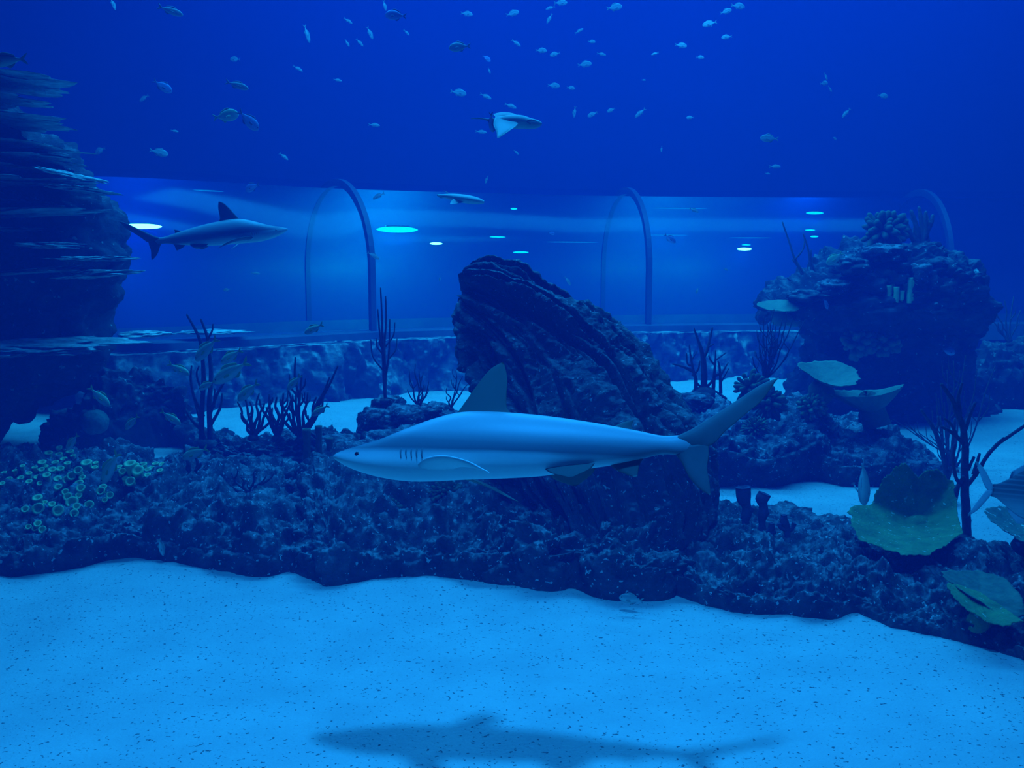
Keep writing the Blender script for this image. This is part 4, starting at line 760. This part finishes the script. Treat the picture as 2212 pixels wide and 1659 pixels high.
def place(kind, px, py, ln, D, face, tilt, yaw, label, group=None, roll=0.0):
    """ln: length in pixels; face +1 right -1 left; tilt: nose up in degrees; yaw: turn out of the picture plane"""
    spec = {'bream': ('reef_fish', 'fish', 0.40, 0.075, 'fish', 'fin'), 'green': ('reef_fish', 'fish', 0.46, 0.08, 'fish_g', 'fin_g'), 'blue': ('reef_fish', 'fish', 0.42, 0.08, 'fish_b', 'fin_b'), 'slim': ('reef_fish', 'fish', 0.27, 0.07, 'fish', 'fin'),
            'snap': ('snapper', 'fish', 0.31, 0.075, 'snap', 'snapfin'), 'pale': ('surgeonfish', 'fish', 0.44, 0.10, 'fish', 'surgtail'), 'surg': ('surgeonfish', 'fish', 0.44, 0.06, 'surg', 'surgtail')}[kind]
    if kind not in LIB:
        o = make_fish(spec[0], label, spec[1], *spec[2:6], tail=0.2 if kind == 'surg' else 0.13, forked=1.0 if kind == 'surg' else 0.6, dors=0.05 if kind == 'surg' else 0.06); LIB[kind] = o
    else: o = copy_tree(LIB[kind])
    o['label'] = label; o['category'] = spec[1]
    if group: o['group'] = group
    elif 'group' in o: del o['group']
    o.location = vec(P(px, py, D)); fs = max(0.3, abs(math.cos(math.radians(yaw)))); L_ = ln * D / F / fs; o.scale = (L_,) * 3
    y = math.radians(yaw) if face > 0 else PI - math.radians(yaw)
    o.rotation_euler = (math.radians(roll), -math.radians(tilt), y)
    return o
SNG = 'striped snappers schooling over the reef'
for a in [(446, 754, 74, 6.6, -1, -42, 15, 'upper steep striped snapper in front of the sea whips'), (500, 769, 58, 6.8, -1, -30, 15, 'striped snapper between the steep one above and the largest one'), (500, 803, 96, 6.0, -1, -30, 10, 'largest striped snapper, just below the middle of the school'),
          (678, 710, 48, 7.2, -1, -25, 15, 'single striped snapper apart from the school, above the antler coral'), (386, 797, 50, 6.8, 1, -32, 15, 'striped snapper heading the other way beside the whips, nose down'), (635, 826, 46, 6.8, -1, -45, 15, 'small striped snapper diving in front of the spreading antler coral'),
          (536, 845, 66, 6.4, -1, -38, 20, 'dusky striped snapper below the largest one, over the pale sand'), (214, 856, 56, 6.6, 1, -48, 20, 'pale snapper diving towards the viewer above the brain coral'), (285, 912, 46, 6.4, -1, -42, 15, 'small snapper diving alone over the dark rock past the brain coral'),
          (368, 902, 50, 6.4, 1, -38, 15, 'snapper nose-down over the dark rock beside the small diving one'), (156, 955, 48, 6.0, -1, -48, 15, 'dull snapper hovering at the top of the yellow polyps'), (422, 979, 68, 5.9, -1, -22, 15, 'dusky snapper over the pale sand gap by the forked stems'),
          (238, 1010, 84, 5.6, -1, -58, 15, 'steep dusky snapper between the two yellow polyp colonies'), (692, 886, 46, 6.9, -1, -32, 15, 'dusky striped snapper low beside the antler coral by the sand'), (447, 832, 44, 6.6, -1, -25, 15, 'faint snapper behind the whips under the largest striped one')]:
    place('snap', *a[:7], a[7], SNG)
UG = 'small reef fish in open water above the tunnel'
def DD(n): return max(7.6, min(11.0, 360.0 / n))
TOP = [('slim', 244, 8, 20, 1, -70, 40, 'upright little fish at the very top edge, second from the left corner'), ('slim', 368, 23, 52, 1, -18, 10, 'slender silvery fish at the top edge, nose slanting down'), ('slim', 663, 73, 24, 1, -70, 50, 'tiny pale fish seen head-on, alone left of the blue fish at the top'), ('bream', 508, 128, 24, -1, 5, 20, 'little oval fish above the slender slanting one'),
       ('slim', 643, 148, 22, 1, -28, 10, 'tiny slim fish below the head-on one'), ('blue', 351, 186, 42, 1, -32, 15, 'stout dark blue fish nose-down left of the slender slanting one'), ('slim', 311, 212, 26, -1, -25, 20, 'faint small fish just below the stout dark blue one'), ('slim', 512, 184, 48, 1, -16, 10, 'slender blue fish slanting down above the round greenish fish'),
       ('green', 488, 250, 54, 1, 10, 5, 'round greenish fish, the largest in its corner of open water'), ('blue', 537, 260, 48, 1, -42, 30, 'dark blue fish touching noses with the round greenish fish'), ('bream', 216, 325, 28, -1, -20, 20, 'faint fish left of the pair above the tunnel'), ('bream', 343, 329, 36, 1, -12, 20, 'oval fish just above the tunnel top over the widest lamp'),
       ('slim', 613, 338, 20, 1, -35, 30, 'faint fish over the tunnel above the far shark fin'), ('slim', 377, 283, 16, 1, -10, 10, 'faint speck of a fish under the dark blue stout fish'), ('blue', 545, 404, 36, -1, -15, 30, 'blue fish just over the dorsal fin of the far shark'), ('slim', 729, 173, 18, 1, -10, 10, 'faint small fish in the gap left of the tunnel rib top'),
       ('blue', 855, 33, 46, -1, 8, 15, 'deep-bodied bright blue fish with forked tail near the top edge'), ('slim', 752, 45, 20, 1, -32, 10, 'small slanting fish left of the deep-bodied blue one'), ('slim', 799, 71, 26, 1, -65, 20, 'steeply diving pale fish below the deep-bodied blue one'), ('slim', 777, 92, 20, 1, -45, 10, 'tiny slanting fish left of the steeply diving one'),
       ('slim', 750, 93, 16, 1, -60, 20, 'faintest of the tiny fish beside the steeply diving one'), ('slim', 878, 70, 16, 1, -45, 10, 'faint tiny fish right under the tail of the deep-bodied blue one'), ('slim', 831, 12, 20, 1, -75, 20, 'faint upright fish just above the deep-bodied blue one'), ('bream', 1008, 30, 25, 1, -5, 10, 'small oval fish near the top, right of the deep-bodied blue one'),
       ('bream', 1107, 29, 28, 1, 18, 10, 'small fish near the top with nose slanting up'), ('bream', 1211, 6, 28, 1, 5, 10, 'pale round fish cut by the top edge'), ('slim', 1189, 17, 20, -1, -15, 10, 'faint slim fish touching the pale one at the top edge'), ('slim', 1187, 40, 22, -1, -60, 10, 'steep faint fish below the pale one at the top edge'),
       ('bream', 1327, 16, 34, 1, 12, 15, 'dull oval fish at the top edge, right of the pale round one'), ('slim', 1251, 67, 20, 1, 30, 10, 'tiny fish slanting up under the dull oval one'), ('bream', 1278, 90, 16, 1, 0, 10, 'tiny fish level with the tails, right of centre'), ('bream', 1471, 98, 26, 1, -5, 10, 'faint oval fish alone in the upper right water'),
       ('bream', 993, 101, 46, -1, -4, 5, 'largest speckled oval fish in the upper middle, facing the far shark side'), ('slim', 1115, 93, 22, 1, -30, 20, 'faint forked fish right of the speckled oval one'), ('blue', 1051, 126, 18, 1, -20, 40, 'tiny bright fish under the speckled oval one'), ('bream', 1169, 109, 24, 1, 0, 10, 'small plump fish, nearer of the two faint ones in the upper middle'),
       ('bream', 1199, 117, 22, -1, -12, 10, 'faint plump fish just right of the small plump one'), ('slim', 1299, 117, 20, 1, -10, 10, 'faint slim fish above the plump upward-slanting one'), ('bream', 1263, 139, 30, 1, 10, 10, 'plump fish slanting up right of the middle'), ('slim', 1057, 153, 12, 1, -70, 20, 'speck-like fish above the ray'),
       ('bream', 1196, 185, 26, 1, -2, 10, 'front one of two small fish in a row above and beyond the ray'), ('bream', 1233, 190, 18, 1, -6, 10, 'rear smaller one of two fish in a row above the ray'), ('bream', 990, 200, 34, 1, -8, 10, 'bright slim fish left above the ray'), ('slim', 1049, 208, 26, 1, -22, 10, 'fish slanting down over the ray wing'),
       ('slim', 1103, 229, 26, 1, -18, 10, 'fish directly above the ray head'), ('slim', 808, 270, 24, 1, -4, 10, 'lone small fish above the top of the dark tunnel rib'), ('slim', 1241, 242, 22, -1, -82, 20, 'bright little fish hanging vertically right of the ray'), ('bream', 1280, 247, 22, -1, -22, 10, 'small fish next to the vertical one'),
       ('bream', 1320, 238, 18, -1, -22, 10, 'smaller fish further along from the vertical one'), ('slim', 1383, 244, 28, -1, -40, 10, 'slim fish slanting down, farthest from the ray in its row'), ('slim', 1390, 173, 10, 1, 0, 10, 'speck of a fish above the row beside the ray'), ('slim', 1415, 116, 16, -1, -15, 10, 'faint thin fish under the lone faint oval one'),
       ('slim', 1039, 285, 24, 1, -4, 10, 'small fish close behind the tail of the ray'), ('slim', 1115, 329, 14, 1, -40, 10, 'tiny fish under the ray'), ('slim', 1051, 388, 16, -1, -70, 20, 'tiny upright fish above the pale elongated ray'), ('slim', 1429, 322, 12, -1, -85, 20, 'tiny vertical speck of fish over the straight rib'),
       ('slim', 818, 423, 28, -1, -25, 10, 'slim fish across the tunnel top next to the dark rib'), ('slim', 806, 552, 30, 1, -30, 10, 'pale fish low beside the dark curved rib'), ('blue', 1191, 504, 15, 1, -10, 20, 'tiny blue fish over the thin strips above the leaning rock'), ('blue', 1447, 515, 30, 1, -35, 10, 'dark blue fish beside the straight rib'),
       ('bream', 1594, 13, 30, 1, -4, 10, 'upper brighter fish of the touching pair at the top right'), ('bream', 1568, 25, 26, 1, 18, 10, 'lower dimmer fish of the touching pair at the top right'), ('bream', 1533, 51, 30, -1, -12, 10, 'fish below the touching pair, facing away from them'), ('bream', 1570, 80, 22, -1, -5, 10, 'very faint fish under the touching pair'),
       ('bream', 1512, 124, 18, 1, 0, 10, 'small faint fish right of the lone faint oval one'), ('bream', 1491, 254, 16, -1, 0, 10, 'tiny fish far right of the ray, level with it'), ('bream', 1662, 299, 38, -1, 5, 5, 'brightest fish in the right half of open water'), ('slim', 1674, 360, 26, 1, 0, 10, 'slim fish under the brightest one, above the tunnel'),
       ('slim', 1658, 375, 12, 1, -5, 10, 'speck under the slim fish above the tunnel'), ('slim', 1828, 244, 24, -1, -50, 10, 'steep faint fish in the right open water'), ('bream', 1907, 207, 24, 1, -5, 10, 'rightmost faint fish in open water'), ('bream', 1803, 299, 11, 1, -20, 30, 'faint dot-like fish under the steep faint one'),
       ('slim', 1499, 454, 22, 1, -22, 10, 'small fish crossing the thin strip past the straight rib'), ('slim', 1784, 165, 16, 1, -60, 20, 'upper fish of the faint cluster in the right open water'), ('bream', 1780, 180, 20, 1, 10, 30, 'middle fish of the faint cluster in the right open water'), ('slim', 1793, 192, 14, 1, -45, 30, 'lowest fish of the faint cluster in the right open water'),
       ('slim', 552, 590, 18, 1, -5, 10, 'faint fish inside the tunnel haze under the far shark'), ('bream', 490, 626, 16, -1, -5, 10, 'faint fish below the far shark near the tunnel foot'), ('slim', 1568, 582, 12, 1, -20, 10, 'tiny fish below the star-like lamp'), ('bream', 1506, 628, 12, -1, -70, 10, 'bright speck of a fish above the stumpy coral'),
       ('slim', 950, 602, 12, -1, -85, 20, 'tiny vertical fish beside the top of the leaning rock'), ('slim', 1226, 606, 22, 1, -55, 10, 'faint slanting fish over the upper edge of the leaning rock')]
for kind, px, py, ln, fc, tl, yw, lb in TOP: place(kind, px, py, ln, DD(ln), fc, tl, yw, lb, UG)
place('slim', 14, 131, 92, 5.2, -1, -4, 5, 'large pale fish leaving through the left edge, only its rear half in view')
place('blue', 1063, 264, 36, 6.6, 1, -82, 30, 'dark blue fish hanging upright in front of the ray tail')
place('green', 1803, 558, 40, 8.8, -1, -38, 10, 'yellowish fish nosing down at the side of the rock pinnacle')
place('blue', 1784, 656, 22, 8.8, 1, -50, 40, 'small bright fish at the pinnacle ledge')
place('blue', 2049, 759, 36, 9.5, 1, -10, 20, 'faint blue fish in the shade beside the pinnacle foot')
place('bream', 2024, 690, 12, 9.4, 1, -10, 50, 'bright dot of a fish in the pinnacle shadow')
place('slim', 348, 1182, 36, 4.9, 1, -78, 30, 'white slim fish hanging upright in front of the dark reef foot')
place('slim', 481, 1150, 20, 5.0, 1, 60, 30, 'tiny pale fish at the dark reef foot further along')
place('bream', 633, 1458, 50, 3.72, 1, -14, 10, 'small grey fish hovering just over the open sand with its thin shadow')
place('bream', 1364, 1294, 54, 4.35, -1, 6, 10, 'grey fish at the sand line under the bulging reef rock')
place('slim', 1506, 1272, 40, 4.6, -1, 40, 20, 'slim fish lying against the reef foot just past the bulging rock')
place('surg', 2231, 1064, 300, 3.6, 1, -6, 12, 'big dark surgeonfish with crescent tail leaving through the right edge')
place('pale', 1866, 1042, 62, 4.3, 1, -68, 58, 'pale surgeonfish diving steeply in front of the big cup coral')
# ray
RD = 6.6; k = RD / F
t = thing('eagle_ray', 'pale eagle ray banking with one wing down, open water above the leaning rock', 'ray', P(1112, 265, RD))
def rp(x, y, dy=0.0): return P(x, y, RD + dy)
def sheet3(name, rows, th, mt):
    A = np.array([resample(r, 24) for r in rows]); A = np.stack([resample(A[:, j], 16) for j in range(24)], 1)
    n = normals(A); u = np.linspace(-1, 1, 16)[:, None]; v = np.linspace(-1, 1, 24)[None]; h = th * np.sqrt(np.clip((1 - u ** 2) * (1 - v ** 2), 0, 1))[..., None]
    V = np.concatenate([A + n * h, (A - n * h)[::-1]]).reshape(-1, 3); return obj(name, V, gf(32, 24, cu=True), M[mt], t)
sheet3('wing', [[rp(1070, 252), rp(1066, 268, -0.08), rp(1072, 284, -0.2), rp(1074, 298, -0.34)], [rp(1092, 250, 0), rp(1088, 268, -0.1), rp(1082, 286, -0.24), rp(1075, 298, -0.34)], [rp(1120, 251, 0), rp(1118, 268, -0.1), rp(1102, 281, -0.22), rp(1077, 298, -0.34)]], 0.012, 'ray')
sheet3('far_wing', [[rp(1070, 252), rp(1066, 248, 0.1), rp(1064, 250, 0.3)], [rp(1092, 250), rp(1088, 246, 0.12), rp(1070, 248, 0.36)], [rp(1120, 251), rp(1110, 247, 0.1), rp(1076, 249, 0.36)]], 0.012, 'ray_top')
V, Fc = body_mesh([(-48 * k, 6 * k, 0 * k, 3 * k), (-30 * k, 12 * k, -6 * k, 16 * k), (-10 * k, 16 * k, -12 * k, 26 * k), (15 * k, 15 * k, -12 * k, 24 * k), (35 * k, 9 * k, -13 * k, 17 * k), (50 * k, 5 * k, -10 * k, 12 * k), (57 * k, 0 * k, -4 * k, 5 * k)], 30, 20)
obj('body', V + rootloc(t), Fc, M['ray'], t)
V, Fc = tube([rp(1160, 262, -0.05), rp(1148, 259, -0.08), rp(1138, 262, -0.085), rp(1146, 268, -0.085)], [0.003, 0.006, 0.004], 6, 10); obj('mouth', V, Fc, M['slit'], t)
V, Fc = tube([rp(1072, 259), rp(1056, 259), rp(1040, 256), rp(1018, 256)], [0.014, 0.006, 0.003], 8, 14); obj('tail', V, Fc, M['ray_top'], t)
V, Fc = lens_fin([rp(1072, 258), rp(1062, 256), rp(1052, 258)], [rp(1074, 264), rp(1064, 266), rp(1052, 259)], 8, 0.006); obj('tail_fin', V, Fc, M['ray'], t)
RD = 8.0; k = RD / F
t = thing('guitarfish', 'pale elongated ray gliding over the tunnel top between the two ribs', 'ray', P(995, 430, RD))
V, Fc = body_mesh([(-48 * k, 9 * k, 5 * k, 4 * k), (-30 * k, 11 * k, 1 * k, 12 * k), (-8 * k, 11 * k, -6 * k, 22 * k), (18 * k, 8 * k, -10 * k, 28 * k), (38 * k, 3 * k, -11 * k, 18 * k), (50 * k, -3 * k, -9 * k, 5 * k)], 30, 20)
obj('body', V + rootloc(t), Fc, M['ray'], t)
V, Fc = lens_fin([rp(985, 424, -0.05), rp(975, 434, -0.1), rp(972, 440, -0.14)], [rp(1005, 436, -0.05), rp(988, 440, -0.1), rp(976, 441, -0.14)], 8, 0.008); obj('pectoral_fin', V, Fc, M['ray'], t)
V, Fc = lens_fin([rp(958, 421), rp(950, 419), rp(943, 420)], [rp(958, 427), rp(952, 428), rp(944, 423)], 8, 0.006); obj('tail_fin', V, Fc, M['ray'], t)
for s in (1,):
    V, Fc = lens_fin([rp(968, 421), rp(962, 414), rp(957, 411)], [rp(976, 421), rp(968, 416), rp(959, 411)], 8, 0.006); obj('dorsal_fin', V, Fc, M['ray'], t)
